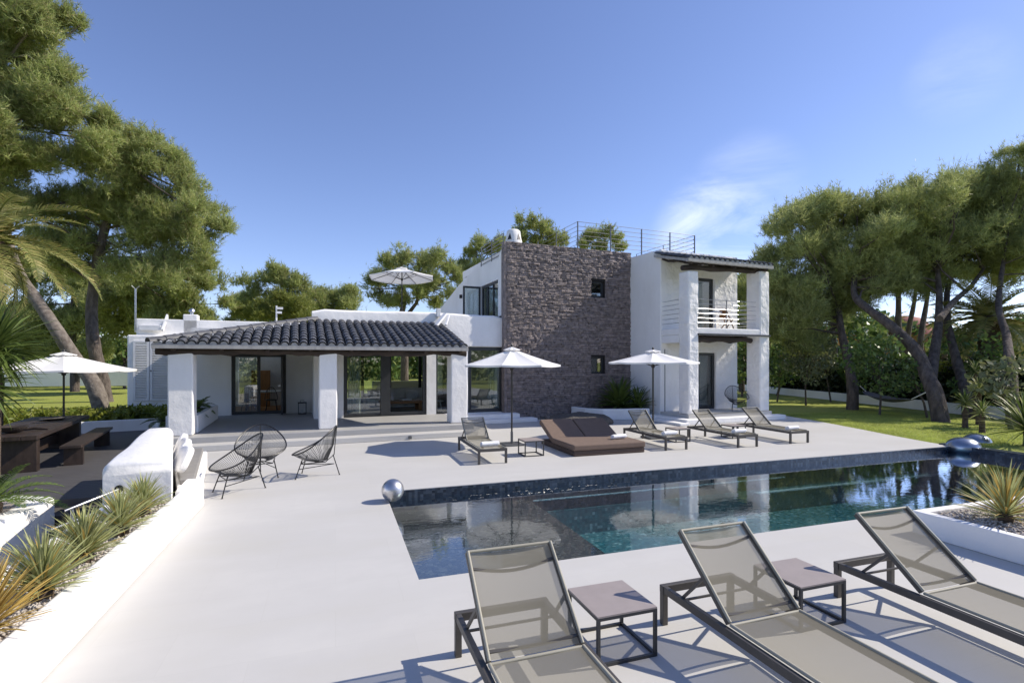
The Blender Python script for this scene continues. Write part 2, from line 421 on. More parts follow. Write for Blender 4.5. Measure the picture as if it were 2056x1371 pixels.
def leafmat(name, cols, rough=.5, tl=.3, nscale=.9):
    m, nt, b = nm(name); out = nt.nodes['Material Output']
    g = nt.nodes.new('ShaderNodeNewGeometry')
    n = len(cols)
    col = ramp(nt, g.outputs['Random Per Island'], [(i / max(1, n - 1), c) for i, c in enumerate(cols)])
    v = ramp(nt, noise(nt, nscale, 3, vec=g.outputs['Position']), [(.3, (.72, .72, .72)), (.7, (1.2, 1.2, 1.12))])
    col = mixc(nt, 1.0, col, v, 'MULTIPLY')
    nt.links.new(col, b.inputs['Base Color']); b.inputs['Roughness'].default_value = rough; b.inputs['Specular IOR Level'].default_value = .35
    t2 = nt.nodes.new('ShaderNodeBsdfTranslucent'); nt.links.new(col, t2.inputs['Color'])
    mx = nt.nodes.new('ShaderNodeMixShader'); mx.inputs[0].default_value = tl
    nt.links.new(b.outputs[0], mx.inputs[1]); nt.links.new(t2.outputs[0], mx.inputs[2]); nt.links.new(mx.outputs[0], out.inputs['Surface'])
    return m
M['pine'] = leafmat('pine_needles', [(.28, .35, .11), (.41, .45, .16), (.21, .29, .095), (.52, .52, .22), (.32, .39, .12), (.42, .34, .20)], .5, .42)
M['pine_dark'] = leafmat('pine_needles_dark', [(0.321, 0.375, 0.143), (0.446, 0.490, 0.187), (0.250, 0.304, 0.116), (0.535, 0.535, 0.232), (0.339, 0.392, 0.133)], .55, .4)
M['pine_yellow'] = leafmat('young_pine_needles', [(0.208, 0.248, 0.048), (0.288, 0.304, 0.072), (0.160, 0.208, 0.040), (0.336, 0.320, 0.096)], .5, .35)
M['leaf'] = leafmat('broad_leaves', [(0.106, 0.179, 0.048), (0.167, 0.249, 0.071), (0.084, 0.143, 0.043), (0.262, 0.309, 0.095)], .4, .3)
M['leaf_olive'] = leafmat('olive_leaves', [(0.163, 0.188, 0.098), (0.227, 0.244, 0.139), (0.114, 0.146, 0.073), (0.260, 0.260, 0.130)], .5, .25)
M['leaf_dark'] = leafmat('hedge_leaves', [(0.023, 0.036, 0.016), (0.039, 0.058, 0.019), (0.016, 0.026, 0.010), (0.058, 0.072, 0.026)], .45, .15)
M['leaf_cover'] = leafmat('ground_cover', [(0.169, 0.221, 0.026), (0.247, 0.260, 0.039), (0.130, 0.182, 0.026), (0.286, 0.273, 0.065)], .45, .35)
M['grass'] = leafmat('grass_blade', [(0.413, 0.488, 0.112), (0.475, 0.525, 0.138), (0.362, 0.438, 0.094), (0.525, 0.537, 0.188)], .6, .45)
M['blade'] = leafmat('yucca_blade', [(0.504, 0.504, 0.228), (0.396, 0.432, 0.204), (0.600, 0.564, 0.276)], .4, .35, 4)
M['blade_gold'] = leafmat('golden_blade', [(.46, .30, .07), (.52, .38, .12), (.36, .23, .05)], .5, .25, 4)
M['blade_green'] = leafmat('dark_green_blade', [(.085, .135, .03), (.13, .175, .045), (.06, .10, .024)], .35, .25, 3)
M['palm'] = leafmat('palm_frond', [(0.218, 0.252, 0.067), (0.370, 0.336, 0.118), (0.151, 0.202, 0.050), (0.504, 0.403, 0.168)], .45, .3)
M['cycad'] = leafmat('cycad_frond', [(0.078, 0.130, 0.026), (0.130, 0.195, 0.039), (0.182, 0.234, 0.058)], .35, .3, 3)
M['bark'] = simple('pine_bark', (.155, .125, .105), (.05, .038, .032), rough=.95, scale=4, bscale=9, bst=1, bdist=.08, sc3=(1.5, 1.5, .5), detail=8)
M['bark_pale'] = simple('pale_bark', (.22, .19, .16), (.10, .08, .065), rough=.95, scale=6, bscale=12, bst=.8, bdist=.04)
M['palm_trunk'] = simple('palm_trunk', (.16, .115, .08), (.05, .035, .025), rough=.95, scale=8, bscale=12, bst=1, bdist=.06, sc3=(1, 1, 3))
M['orange_render'] = simple('orange_render', (.60, .31, .10), (.52, .26, .08), rough=.9, scale=1)
M['dome_red'] = simple('terracotta_dome', (.38, .14, .10), (.30, .11, .08), rough=.8, scale=2)
M['far_grey'] = simple('far_grey_render', (.42, .42, .42), rough=.9, scale=1)
M['hammock'] = simple('hammock_cloth', (.16, .15, .15), rough=.95, scale=8)
M['plastic_cord'] = simple('black_cord', (.018, .019, .02), rough=.35, scale=10)

# ------------------------------------------------------------------ setting: ground, terrace, pool
PX0, PX1, PY0, PY1 = 0.80, 15.30, 5.22, 8.98
WZ = -0.15
# lawn: sheets around the terrace, out to the horizon
lm = MB()
def sheet(mb, poly, z):
    mb.add([(p[0], p[1], z) for p in poly], [tuple(range(len(poly)))])
HX0, HX1, HY0, HY1 = -4.4, 15.6, 1.0, 10.6
B = 1500
sheet(lm, [(-B, -B), (B, -B), (B, HY0), (-B, HY0)], -.02)
sheet(lm, [(-B, HY1), (B, HY1), (B, B), (-B, B)], -.02)
sheet(lm, [(-B, HY0), (HX0, HY0), (HX0, HY1), (-B, HY1)], -.02)
sheet(lm, [(HX1, HY0), (B, HY0), (B, HY1), (HX1, HY1)], -.02)
struct(lm.build('lawn', M['lawn']))
curve = [(15.34, 8.9), (15.45, 9.6), (15.75, 10.6), (16.25, 12.0), (16.7, 13.3), (17.1, 14.6), (17.45, 16.0), (17.6, 16.9)]
dk = MB()
dk.prism([(-2.0, -4), (14, -4), (14, PY0), (PX0, PY0), (-2.0, PY0)], -.16, 0)
dk.prism([(-2.0, PY0), (PX0, PY0), (PX0, PY1), (-2.0, PY1)], -.16, -.0)
dk.prism([(-3.3, PY1), (PX0, PY1), (15.34, PY1)] + curve[1:] + [(17.6, 18.4), (-3.3, 18.4)], -.16, 0)
struct(dk.build('terrace_deck', M['deck']))
# pool basin: walls and floors as the parts of one shell
pool = struct(empty('pool_basin', (0, 0, 0)))
e = .012
MB().box(PX0 + e, 3.42, PY0 + e, PY1 - e, -.62, -.36).build('shallow_shelf', M['mosaic_shelf'], pool)
MB().box(3.42, PX1 + 4 - e, PY0 + e, PY1 - e, -1.6, -1.12).build('pool_floor', M['mosaic_deep'], pool)
MB().box(PX0 - .3, PX1 + .3, PY1 + .002, PY1 + .3, -1.6, -.162).box(PX0 - .002, PX1, PY1 - .010, PY1 + .002, -.8, -.012).build('far_pool_wall', M['mosaic_band'], pool)
MB().box(PX0 - .3, PX1 + .3, PY0 - .3, PY0 - .002, -1.6, -.162).build('near_pool_wall', M['mosaic_band'], pool)
MB().box(PX0 - .3, PX0 - .002, PY0, PY1, -1.6, -.162).build('end_pool_wall', M['mosaic_band'], pool)
MB().box(PX1 + .0, PX1 + .35, PY0, PY1 + .3, -1.6, .03).build('raised_end_wall', M['mosaic_band'], pool)
MB().box(3.42, PX1, PY1 - .05, PY1 - .012, -1.12, -.62).build('lower_far_wall', M['mosaic_deep'], pool)
MB().box(3.5, 9.6, PY1 - .045, PY1 - .011, -.405, -.385).build('light_line_strip', M['mosaic_light_line'], pool)  # thin strip coloured bright to paint the line of light under water
MB().box(8.7, PX1 - .1, PY1 - .16, PY1 - .051, -.68, -.655).build('light_line_strip', M['mosaic_light_line'], pool)  # second length of the painted light line, set lower
wt = MB().add([(PX0, PY0, WZ), (PX1, PY0, WZ), (PX1, PY1 - .004, WZ), (PX0, PY1 - .004, WZ)], [(0, 1, 2, 3)])
struct(wt.build('pool_water', M['water']))

# left: dark boards, steps going down, raised bed behind
dd = MB(); dd.prism([(-11, 10.1), (-3.05, 10.1), (-3.3, 12.2), (-4.3, 14.5), (-4.3, 20.2), (-11, 19.2)], -.12, .006)
struct(dd.build('dark_board_deck', M['dark_deck']))
st = MB()
for i in range(6):
    st.box(-4.15, -2.45, 9.7 - .4 * i - .02, 10.1 - .4 * i, -.15 * (i + 1) - .3, -.15 * (i + 1))
struct(st.build('dark_steps', M['dark_step']))
struct(MB().box(-4.4, -2.4, 0.5, 7.7, -1.25, -.92).build('lower_path', M['dark_step']))
gr = MB().prism([(-40, 19.75), (-8.6, 19.0), (-5.2, 20.0), (-4.8, 17.5), (-4.25, 17.5), (-4.4, 40), (-40, 40)], -.05, .30)
struct(gr.build('raised_garden_ground', M['lawn']))

# ------------------------------------------------------------------ foliage generators
def needle_mesh(name, rng, centers, radii, mat, dens=105, nneed=9, tl=.34, nl=.17, nw=.03, flat=.8, up=.7):
    Vs = []
    for c, r in zip(centers, radii):
        n = max(14, int(dens * r * r))
        dirs = rng.normal(size=(n, 3)); dirs /= np.linalg.norm(dirs, axis=1)[:, None]
        rad = r * (.25 + .75 * rng.random(n) ** .55)
        pos = np.array(c)[None, :] + dirs * rad[:, None] * np.array([1, 1, flat])
        ax = dirs * .7 + np.array([0, 0, up + .15]) + .28 * rng.normal(size=(n, 3)); ax /= np.linalg.norm(ax, axis=1)[:, None]
        t = rng.random((n, nneed))
        L = tl * (.5 + 1.1 * rng.random(n) ** 2)
        cd_ = (rng.random(n) < .10) & (dirs[:, 2] > .1)           # upright candle shoots on the upper side
        ax[cd_] = np.array([0, 0, 1.0]) + .18 * rng.normal(size=(int(cd_.sum()), 3)); L = np.where(cd_, tl * (1.3 + 1.2 * rng.random(n)), L)
        base = pos[:, None, :] + ax[:, None, :] * (L[:, None] * t)[..., None]
        nd = ax[:, None, :] * .8 + .62 * rng.normal(size=(n, nneed, 3)); nd /= np.linalg.norm(nd, axis=2)[..., None]
        sd = np.cross(nd, rng.normal(size=(n, nneed, 3))); sd /= np.linalg.norm(sd, axis=2)[..., None] + 1e-9
        ln = nl * (.7 + .6 * rng.random((n, nneed, 1)))
        sd *= nw / 2
        tri = np.stack([base - sd, base + sd, base + nd * ln], axis=2)
        Vs.append(tri.reshape(-1, 3))
    V = np.concatenate(Vs); F = np.arange(len(V)).reshape(-1, 3)
    return np_mesh(name, V, F, mat)
def leaf_mesh(name, rng, centers, radii, mat, dens=260, size=.11, flat=.9, shell=.5, asp=.5):
    Vs = []
    for c, r in zip(centers, radii):
        n = max(20, int(dens * r * r))
        dirs = rng.normal(size=(n, 3)); dirs /= np.linalg.norm(dirs, axis=1)[:, None]
        pos = np.array(c)[None] + dirs * (r * (.2 + .8 * rng.random(n) ** shell))[:, None] * np.array([1, 1, flat])
        a = dirs * .5 + rng.normal(size=(n, 3)) * .7; a /= np.linalg.norm(a, axis=1)[:, None]
        b = np.cross(a, rng.normal(size=(n, 3))); b /= np.linalg.norm(b, axis=1)[:, None]
        s = size * (.6 + .8 * rng.random(n))[:, None]
        q = np.stack([pos - a * s, pos + b * s * asp, pos + a * s, pos - b * s * asp], axis=1)
        Vs.append(q.reshape(-1, 3))
    V = np.concatenate(Vs); F = np.arange(len(V)).reshape(-1, 4)
    return np_mesh(name, V, F, mat)

def pine(label, Z, puffs, trunk, rtr, seed, gz=0.0, span=3.0, mat='pine', dens=105, nneed=9, limbs=.55, group=None, nw=.03, extra_trunks=(), bark='bark', layers=2, nl=.17, lean=0.0, fat=.84):
    """crown puffs are given as (px, py, px radius) at the tree's depth Z, trunk as (px, py) points from the ground up"""
    rng = np.random.default_rng(seed); rr = random.Random(seed)
    base = dp(trunk[0][0], trunk[0][1], Z); base.z = gz
    root = empty('pine_tree', base); tag(root, label, 'tree', group)
    tp = [Vector((0, 0, -.9))]
    for i, (x, y) in enumerate(trunk[1:]):
        p = dp(x, y, Z + rr.uniform(-.3, .3) + lean * ((i + 1) / (len(trunk) - 1)) ** 1.3) - base; tp.append(p)
    # smooth the trunk line
    pts = []
    for i in range(len(tp) - 1):
        p0, p1, p2, p3 = tp[max(i - 1, 0)], tp[i], tp[i + 1], tp[min(i + 2, len(tp) - 1)]
        for k in range(4):
            t = k / 4
            pts.append(.5 * ((2 * p1) + (p2 - p0) * t + (2 * p0 - 5 * p1 + 4 * p2 - p3) * t * t + (3 * p1 - p0 - 3 * p2 + p3) * t ** 3))
    pts.append(tp[-1]); m = len(pts)
    rs = [rtr * (1.25 if i == 0 else 1) * (1 - .62 * i / (m - 1)) * rr.uniform(.94, 1.06) for i in range(m)]
    tb = MB(); tb.tube(pts, rs, 12)
    ups = list(pts[m // 2:])
    for et, er in extra_trunks:
        q = [dp(x, y, Z + lean * (.35 + .6 * k_ / (len(et) - 1))) - base for k_, (x, y) in enumerate(et)]
        q2 = []
        for i in range(len(q) - 1):
            for k in range(3): q2.append(q[i].lerp(q[i + 1], k / 3))
        q2.append(q[-1]); tb.tube(q2, [er * (1 - .55 * i / (len(q2) - 1)) for i in range(len(q2))], 10); ups += q2[len(q2) // 2:]
    tb.build('trunk', M[bark], root, smooth=True)
    cs, rd = [], []
    for (x, y, r) in puffs:
        for k in range(layers):
            off = rr.uniform(-1, 1) * span if k else rr.uniform(-.35, .35) * span
            zz = Z + off
            p = dp(x + rr.uniform(-.25, .25) * r, y + rr.uniform(-.2, .2) * r, Z + lean) - base
            p = p + (FW * off) + Vector((0, 0, rr.uniform(-.2, .2)))
            rm = r * fat * (Z + lean) / FPX * rr.uniform(.9, 1.1)
            for _ in range(6):                     # small tufts inside each bough
                dv = Vector((rr.gauss(0, 1), rr.gauss(0, 1), rr.gauss(0, .8))); dv = dv.normalized() * rm * rr.uniform(.3, .85)
                cs.append(p + dv); rd.append(rm * rr.uniform(.42, .62))
    lb = MB()
    for p, r in zip(cs, rd):
        if rr.random() < limbs * .2:
            s0 = min(ups, key=lambda q: (q - p).length + rr.uniform(0, 1.5)); mid = s0.lerp(p, .5) + Vector((rr.uniform(-.3, .3), rr.uniform(-.3, .3), rr.uniform(-.1, .35)))
            lb.tube([s0, mid, p], [rtr * .20, rtr * .12, rtr * .05], 6)
            for _ in range(2):
                t = p + Vector((rr.uniform(-1, 1), rr.uniform(-1, 1), rr.uniform(-.2, .7))) * r * .8
                lb.tube([mid.lerp(p, .5), t], [rtr * .06, rtr * .02], 4)
    if lb.v: lb.build('limbs', M[bark], root, smooth=True)
    me = needle_mesh('crown', rng, [tuple(c) for c in cs], rd, M[mat], dens=dens * 2.7, nneed=nneed + 3, nw=nw * .78, nl=nl * 1.35)
    link('crown', me, root)
    return root

def frond_mesh(name, L, n, wl, droop, mat, seed=1, vup=.35, lw=.022, curl=.3, taper=True):
    """feather leaf along +X bending down, leaflets in pairs"""
    rr = random.Random(seed); mb = MB(); pts = []
    for i in range(13):
        t = i / 12; ang = droop[0] + (droop[1] - droop[0]) * t
        pts.append(Vector((0, 0, 0)) if i == 0 else pts[-1] + Vector((math.cos(ang), 0, math.sin(ang))) * (L / 12))
    mb.tube(pts, [.022 * L / 2 * (1 - .8 * i / 12) for i in range(13)], 4)
    for k in range(n):
        t = .1 + .9 * (k + .5) / n; f = t * 12; i = min(int(f), 11); p = pts[i].lerp(pts[i + 1], f - i); tg = (pts[i + 1] - pts[i]).normalized()
        nrm = Vector((0, 1, 0)).cross(tg) * -1
        w = wl * (math.sin(pi * min(1, .15 + .85 * t)) ** .6 if taper else 1) * rr.uniform(.85, 1.1)
        for s in (-1, 1):
            d = (tg * rr.uniform(.45, .75) + Vector((0, s, 0)) + nrm * vup * rr.uniform(.4, 1.2)).normalized()
            q = p + d * w * .55; e2 = q + (d + Vector((0, 0, -curl * rr.uniform(.3, 1.4)))).normalized() * w * .45
            sd = tg * (lw / 2)
            mb.add([p - sd * .6, p + sd * .6, q + sd, e2, q - sd], [(0, 1, 2, 3, 4)])
    return mb.mesh(name, mat)
def blade_mesh(name, L, w, bend, mat, fold=.25):
    mb = MB(); n = 4; pts = []
    p = Vector((0, 0, 0)); vs = []
    for i in range(n + 1):
        t = i / n; a = -bend * t * t
        if i: p = p + Vector((math.cos(a), 0, math.sin(a))) * (L / n)
        ww = w * (1 - .55 * abs(t - .35) / .65) * (1 if t < .98 else .04) / 2
        vs += [p + Vector((0, -ww, ww * fold)), p + Vector((0, 0, -ww * fold)), p + Vector((0, ww, ww * fold))]
    fs = []
    for i in range(n):
        a = i * 3; fs += [(a, a + 3, a + 4, a + 1), (a + 1, a + 4, a + 5, a + 2)]
    mb.add(vs, fs); return mb.mesh(name, mat, True)
BLADES = {}
def yucca(label, base, n, L, mats, seed, cat='plant', group=None, el=(5, 85), w=.035, bend=.35, trunk=0, name='yucca_plant'):
    rr = random.Random(seed); root = empty(name, base); tag(root, label, cat, group)
    if trunk:
        mb = MB(); mb.tube([(0, 0, -.05), (.02, .01, trunk * .5), (0, 0, trunk)], [.09, .075, .08], 9); mb.build('trunk', M['palm_trunk'], root, smooth=True)
    else:
        mb = MB(); mb.lathe([(.02, -.05), (.07, -.03), (.08, .05), (.03, .12)], 8); mb.build('crown_base', M['palm_trunk'], root, smooth=True)
    for i in range(n):
        mt = mats[i % len(mats)]; key = (mt, round(L, 2), round(w, 3), round(bend, 2), i % 3)
        if key not in BLADES: BLADES[key] = blade_mesh('leaf_blade', L * (1, .88, .95)[i % 3], w, bend * (1, .5, 1.5)[i % 3], M[mt])
        o = link('leaf_blade', BLADES[key], root)
        f = (i + .5) / n; e = R(el[0] + (el[1] - el[0]) * (1 - f) + rr.uniform(-8, 8)); az = i * 2.39996 + rr.uniform(-.2, .2)
        o.location = (0, 0, trunk + .04 + .08 * (1 - f)); 
        o.rotation_euler = (Matrix.Rotation(az, 3, 'Z') @ Matrix.Rotation(-e, 3, 'Y') @ Matrix.Rotation(rr.uniform(-.5, .5), 3, 'X')).to_euler()
        sc = rr.uniform(.8, 1.08) * (1 if e > R(15) else .9); o.scale = (sc, sc, sc)
    return root
FRONDS = {}
def fronds(root, n, L, el, mat, seed, nl=34, wl=.35, droop=(.2, -1.2), z=0, lw=.022, curl=.3, vup=.35, variants=3):
    rr = random.Random(seed)
    for i in range(n):
        key = (mat, L, i % variants, nl)
        if key not in FRONDS: FRONDS[key] = frond_mesh('frond', L * (1, .9, .95)[i % 3], nl, wl, (droop[0], droop[1] * (1, .75, 1.25)[i % 3]), M[mat], seed + i, vup, lw, curl)
        o = link('frond', FRONDS[key], root); f = (i + .5) / n
        e = R(el[0] + (el[1] - el[0]) * f + rr.uniform(-7, 7)); az = i * 2.39996 + rr.uniform(-.25, .25)
        o.location = (0, 0, z); o.rotation_euler = (Matrix.Rotation(az, 3, 'Z') @ Matrix.Rotation(-e, 3, 'Y') @ Matrix.Rotation(rr.uniform(-.3, .3), 3, 'X')).to_euler()
        s = rr.uniform(.88, 1.08); o.scale = (s, s, s)
def palm(label, base, pts, r, n, L, el, mat, seed, **k):
    root = empty('palm_tree', base); tag(root, label, 'palm')
    MB().tube(pts, [r * 1.15] + [r] * (len(pts) - 2) + [r * 1.2], 12).build('trunk', M['palm_trunk'], root, smooth=True)
    sub = MB().lathe([(r * .5, -.5), (r * 1.5, -.25), (r * 1.6, 0), (r * .8, .2), (r * .2, .35)], 10, pts[-1]).build('crown_heart', M['palm_trunk'], root, smooth=True)
    fronds(root, n, L, el, mat, seed, **k)
    for c in root.children:
        if c.name.startswith('frond'): c.location = Vector(pts[-1])
    return root

# ------------------------------------------------------------------ the villa
villa = empty('villa', HO, HR)
tag(villa, 'white rendered two storey villa with dark stone wall, tiled porch and corner balconies', 'house')
def cells(mb, u0, u1, z0, z1, v0, v1, holes=()):
    us = sorted({u0, u1, *[h[0] for h in holes], *[h[1] for h in holes]}); zs = sorted({z0, z1, *[h[2] for h in holes], *[h[3] for h in holes]})
    for a, b in zip(us, us[1:]):
        run = None
        for c, d2 in zip(zs, zs[1:]):
            mu, mz = (a + b) / 2, (c + d2) / 2
            if any(h[0] < mu < h[1] and h[2] < mz < h[3] for h in holes):
                if run: mb.box(a, b, v0, v1, run[0], run[1]); run = None
            else: run = (run[0], d2) if run else (c, d2)
        if run: mb.box(a, b, v0, v1, run[0], run[1])
    return mb
def vbox(name, mat, u0, u1, v0, v1, z0, z1, bevel=0, parent=villa, seg=3, smooth=False):
    return MB().box(u0, u1, v0, v1, z0, z1).build(name, M[mat], parent, bevel=bevel, seg=seg, smooth=smooth)

# porch platform and steps
vbox('porch_floor', 'porch_floor', -4.1, 4.02, -.40, 5.4, .002, .30, .012)
vbox('step', 'deck', -4.1, 4.0, -.88, -.402, .002, .15, .012)
vbox('step', 'plaster', 4.03, 6.7, 2.25, 2.99, .002, .28, .02)
vbox('step', 'plaster', 4.04, 7.2, 1.75, 2.245, .002, .14, .02)
vbox('spot_light', 'grey_steel', 1.9, 2.0, -.92, -.881, .03, .12, .02)
# columns
for (a, b) in ((-4.05, -3.49), (-.44, .05), (3.40, 3.94)):
    mb = MB()
    n = 6
    rr = random.Random(int(a * 100))
    def prof(z): return rr.uniform(-.008, .008)
    ring = []
    for i in range(n + 1):
        z = .302 + 2.24 * i / n; q = prof(z)
        ring.append([(a - q, 0 - q, z), (b + q, 0 - q, z), (b + q, .52, z), (a - q, .52, z)])
    vs = [p for r_ in ring for p in r_]; fs = [(0, 3, 2, 1), tuple(range(4 * n, 4 * n + 4))]
    for i in range(n):
        for k in range(4): l = (k + 1) % 4; fs.append((4 * i + k, 4 * i + l, 4 * i + 4 + l, 4 * i + 4 + k))
    mb.add(vs, fs).build('column', M['plaster'], villa, bevel=.035, seg=3)
# living room front wall with openings, and parapet above
OPEN = [(.45, 3.33, .30, 2.53), (3.68, 4.3, .30, 2.55), (4.90, 6.34, .30, 2.78)]
cells(MB(), -.5, 6.4, .0, 3.62, 3.0, 3.28, OPEN).build('wall', M['plaster'], villa)
# soft rounded parapet, a little proud and uneven
def parapet(name, u0, u1, v0, v1, z0, z1, r=.12, seed=1, parent=villa, mat='plaster'):
    rr = random.Random(seed); n = max(4, int((u1 - u0) / .4)); mb = MB(); o = 0; rows = []
    for i in range(n + 1):
        t = i / n; u = u0 + (u1 - u0) * t; dz = .018 * math.sin(t * 9 + seed) + rr.uniform(-.008, .008); dv = .012 * math.sin(t * 7 + seed * 2)
        end = r * .9 if i in (0, n) else 0
        pr = [(v0 + dv, z0), (v0 + dv, z1 - r - end)]
        for k in range(1, 4):
            an = pi / 2 * k / 4; pr.append((v0 + dv + r * (1 - math.cos(an)), z1 - r - end + r * math.sin(an) + dz))
        pr += [(v0 + r + dv, z1 - end + dz), (v1 - r, z1 - end + dz)]
        for k in range(1, 4):
            an = pi / 2 * k / 4; pr.append((v1 - r + r * math.sin(an), z1 - r - end + r * math.cos(an) + dz))
        pr += [(v1, z1 - r - end), (v1, z0)]
        rows.append([(u, a_, b_) for a_, b_ in pr])
    m_ = len(rows[0]); vs = [p for r_ in rows for p in r_]; fs = [tuple(range(m_)), tuple(range(n * m_, n * m_ + m_))[::-1]]
    for i in range(n):
        for k in range(m_): l = (k + 1) % m_; fs.append((i * m_ + l, i * m_ + k, i * m_ + m_ + k, i * m_ + m_ + l))
    mb.add(vs, fs); return mb.build(name, M[mat], parent, smooth=True)
parapet('parapet', -.56, 6.34, 2.95, 3.36, 2.80, 4.0, .10, 3)
vbox('parapet', 'plaster', hv(275, 645, 7.6)[0], -.5, 7.5, 7.8, 3.0, hv(400, 643, 7.6)[1], .03)
vbox('roof_slab', 'plaster', -.5, 6.24, 3.30, 14, 3.34, 3.62)
vbox('roof_slab', 'plaster', -4.45, -.51, 5.41, 6.9, 3.1, 3.4)
vbox('side_wall', 'plaster', -.5, -.24, 3.281, 13.7, 0, 3.33)
vbox('side_wall', 'plaster', 6.1, 6.38, 3.281, 13.7, 0, 3.33)
# recessed wall with the dining room door
DO = (-3.20, -1.40, .30, 2.50)
cells(MB(), -4.45, -.501, 0, 3.09, 5.4, 5.66, [DO]).build('wall', M['plaster'], villa)
# dining room shell
vbox('interior_floor', 'light_wood', -4.4, -.51, 5.67, 10, .1, .29)
vbox('interior_wall', 'interior_white', -4.4, -.51, 9.6, 9.8, .29, 3.09)
vbox('interior_wall', 'interior_white', -4.44, -4.2, 5.67, 9.6, .29, 3.09)
vbox('roof_slab', 'plaster', -4.45, -.51, 9.3, 10, 3.1, 3.38)
vbox('roof_slab', 'plaster', -4.45, -3.9, 6.91, 9.299, 3.1, 3.38)
vbox('roof_slab', 'plaster', -1.1, -.51, 6.91, 9.299, 3.1, 3.38)
vbox('added_skylight', 'glass', -3.899, -1.101, 6.911, 9.298, 3.30, 3.32)  # unseen roof opening, added to let daylight into the dining room
# utility wing with louvred doors
UV = 7.0
uw, zw = hv(255, 672, UV)
vbox('utility_wing', 'plaster', uw, -4.46, UV, UV + 3, .0, zw, .05)
u0, z0 = hv(268, 805, UV); u1, z1 = hv(335, 685, UV)
def louvre(u0, u1, z0, z1, v):
    sh = MB(); w = .07
    sh.box(u0, u0 + w, v - .05, v - .002, z0, z1).box(u1 - w, u1, v - .05, v - .002, z0, z1).box(u0 + w, u1 - w, v - .05, v - .002, z0, z0 + w).box(u0 + w, u1 - w, v - .05, v - .002, z1 - w, z1)
    d_ = sh.build('louvred_door', M['white_paint'], villa)
    sl = MB().mbox(Matrix.Rotation(R(-35), 4, 'X'), u1 - u0 - 2 * w - .004, .05, .014).mesh('slat', M['white_paint'])
    n = int((z1 - z0 - 2 * w) / .062)
    for i in range(n):
        o = link('slat', sl, d_); o.location = ((u0 + u1) / 2, v - .03, z0 + w + .03 + i * .062)
    return d_
mw = (u0 + u1) / 2
louvre(u0, mw - .03, z0, z1, UV)
d2 = louvre(mw + .0, u1 + .2, z0, z1, UV)
MB().lathe([(.02, 0), (.025, .02), (.01, .05)], 8).xf(Matrix.Translation((mw + .03, UV - .05, (z0 + z1) / 2)) @ Matrix.Rotation(R(90), 4, 'X')).build('handle', M['black_steel'], d2)
# chimney block, flues and roof details over the utility wing
u_, z_ = hv(383, 640, 7.6)
vbox('chimney_block', 'plaster', u_ - .24, u_ + .24, 7.5, 7.95, 3.2, z_ + .16, .03)
MB().lathe([(.06, 0), (.06, .1), (.11, .12), (.1, .2), (.02, .26)], 12, (u_ + .02, 7.7, z_ + .161)).build('flue_cowl', M['steel'], villa, smooth=True)
u_, z_ = hv(300, 655, UV + .2)
MB().box(u_ - .35, u_ + .35, UV + .25, UV + .75, 3.38, z_ + .05).build('roof_box', M['white_paint'], villa, bevel=.02)
MB().bar((u_ + .42, UV + .1, 3.38), (u_ + .42, UV + .9, 4.0), .06, .1).bar((u_ + .42, UV + .9, 3.38), (u_ + .42, UV + .9, 4.0), .06, .06).build('roof_bracket', M['white_paint'], villa)
u_, z_ = hv(272, 690, UV + .3)
MB().tube([(u_, UV + .3, 3.3), (u_, UV + .3, 4.9)], .028, 6).tube([(u_ - .12, UV + .3, 5.0), (u_, UV + .3, 4.88), (u_ + .12, UV + .3, 5.0)], .02, 5).build('antenna', M['steel'], villa)
u_, z_ = hv(556, 640, 7.6)
MB().tube([(u_, 7.1, 3.75), (u_, 7.1, 4.45)], .03, 6).mbox(Matrix.Translation((u_ + .12, 7.05, 4.35)), .24, .1, .08).mbox(Matrix.Translation((u_ + .1, 7.05, 4.18)), .2, .1, .08).build('security_camera', M['white_paint'], villa)
# spotlight trough on the parapet beside the porch roof
u_, z_ = hv(885, 640, 2.7)
MB().bar((u_ - .32, 2.35, 3.42), (u_ + .18, 2.75, 3.95), .16, .08).bar((u_ + .05, 2.2, 3.5), (u_ + .3, 2.7, 3.9), .07, .07).mbox(Matrix.Translation((u_ - .05, 2.86, 4.0)), .14, .14, .3).build('floodlight_bracket', M['white_paint'], villa, bevel=.012)

# window and door sets
def frame_set(name, u0, u1, z0, z1, v, bars=(), w=.09, dep=.09, mat='dark_frame', glass=True, panes=None):
    mb = MB(); mb.box(u0, u0 + w, v, v + dep, z0, z1).box(u1 - w, u1, v, v + dep, z0, z1).box(u0 + w, u1 - w, v, v + dep, z0, z0 + w).box(u0 + w, u1 - w, v, v + dep, z1 - w, z1)
    for b in bars: mb.box(b - w / 2, b + w / 2, v, v + dep, z0 + w, z1 - w)
    o = mb.build(name, M[mat], villa)
    edges = [u0 + w] + [x for b in bars for x in (b - w / 2, b + w / 2)] + [u1 - w]
    for i in range(0, len(edges), 2):
        if panes is None or (i // 2) in panes:
            MB().box(edges[i] - .005, edges[i + 1] + .005, v + dep * .45, v + dep * .45 + .012, z0 + w - .005, z1 - w + .005).build('pane', M['glass'], o)
    return o
# sliding door: left leaf glazed, right half open
so = frame_set('sliding_door', .46, 3.32, .30, 2.53, 3.06, bars=(1.98,), w=.12, panes=(0,))
MB().box(1.70, 1.92, 3.02, 3.058, .32, 2.5).build('sliding_stile', M['dark_frame'], so)
frame_set('window', 3.69, 4.29, .30, 2.55, 3.08, w=.06)
ww = frame_set('window', 4.91, 6.33, .30, 2.77, 3.04, w=.13)
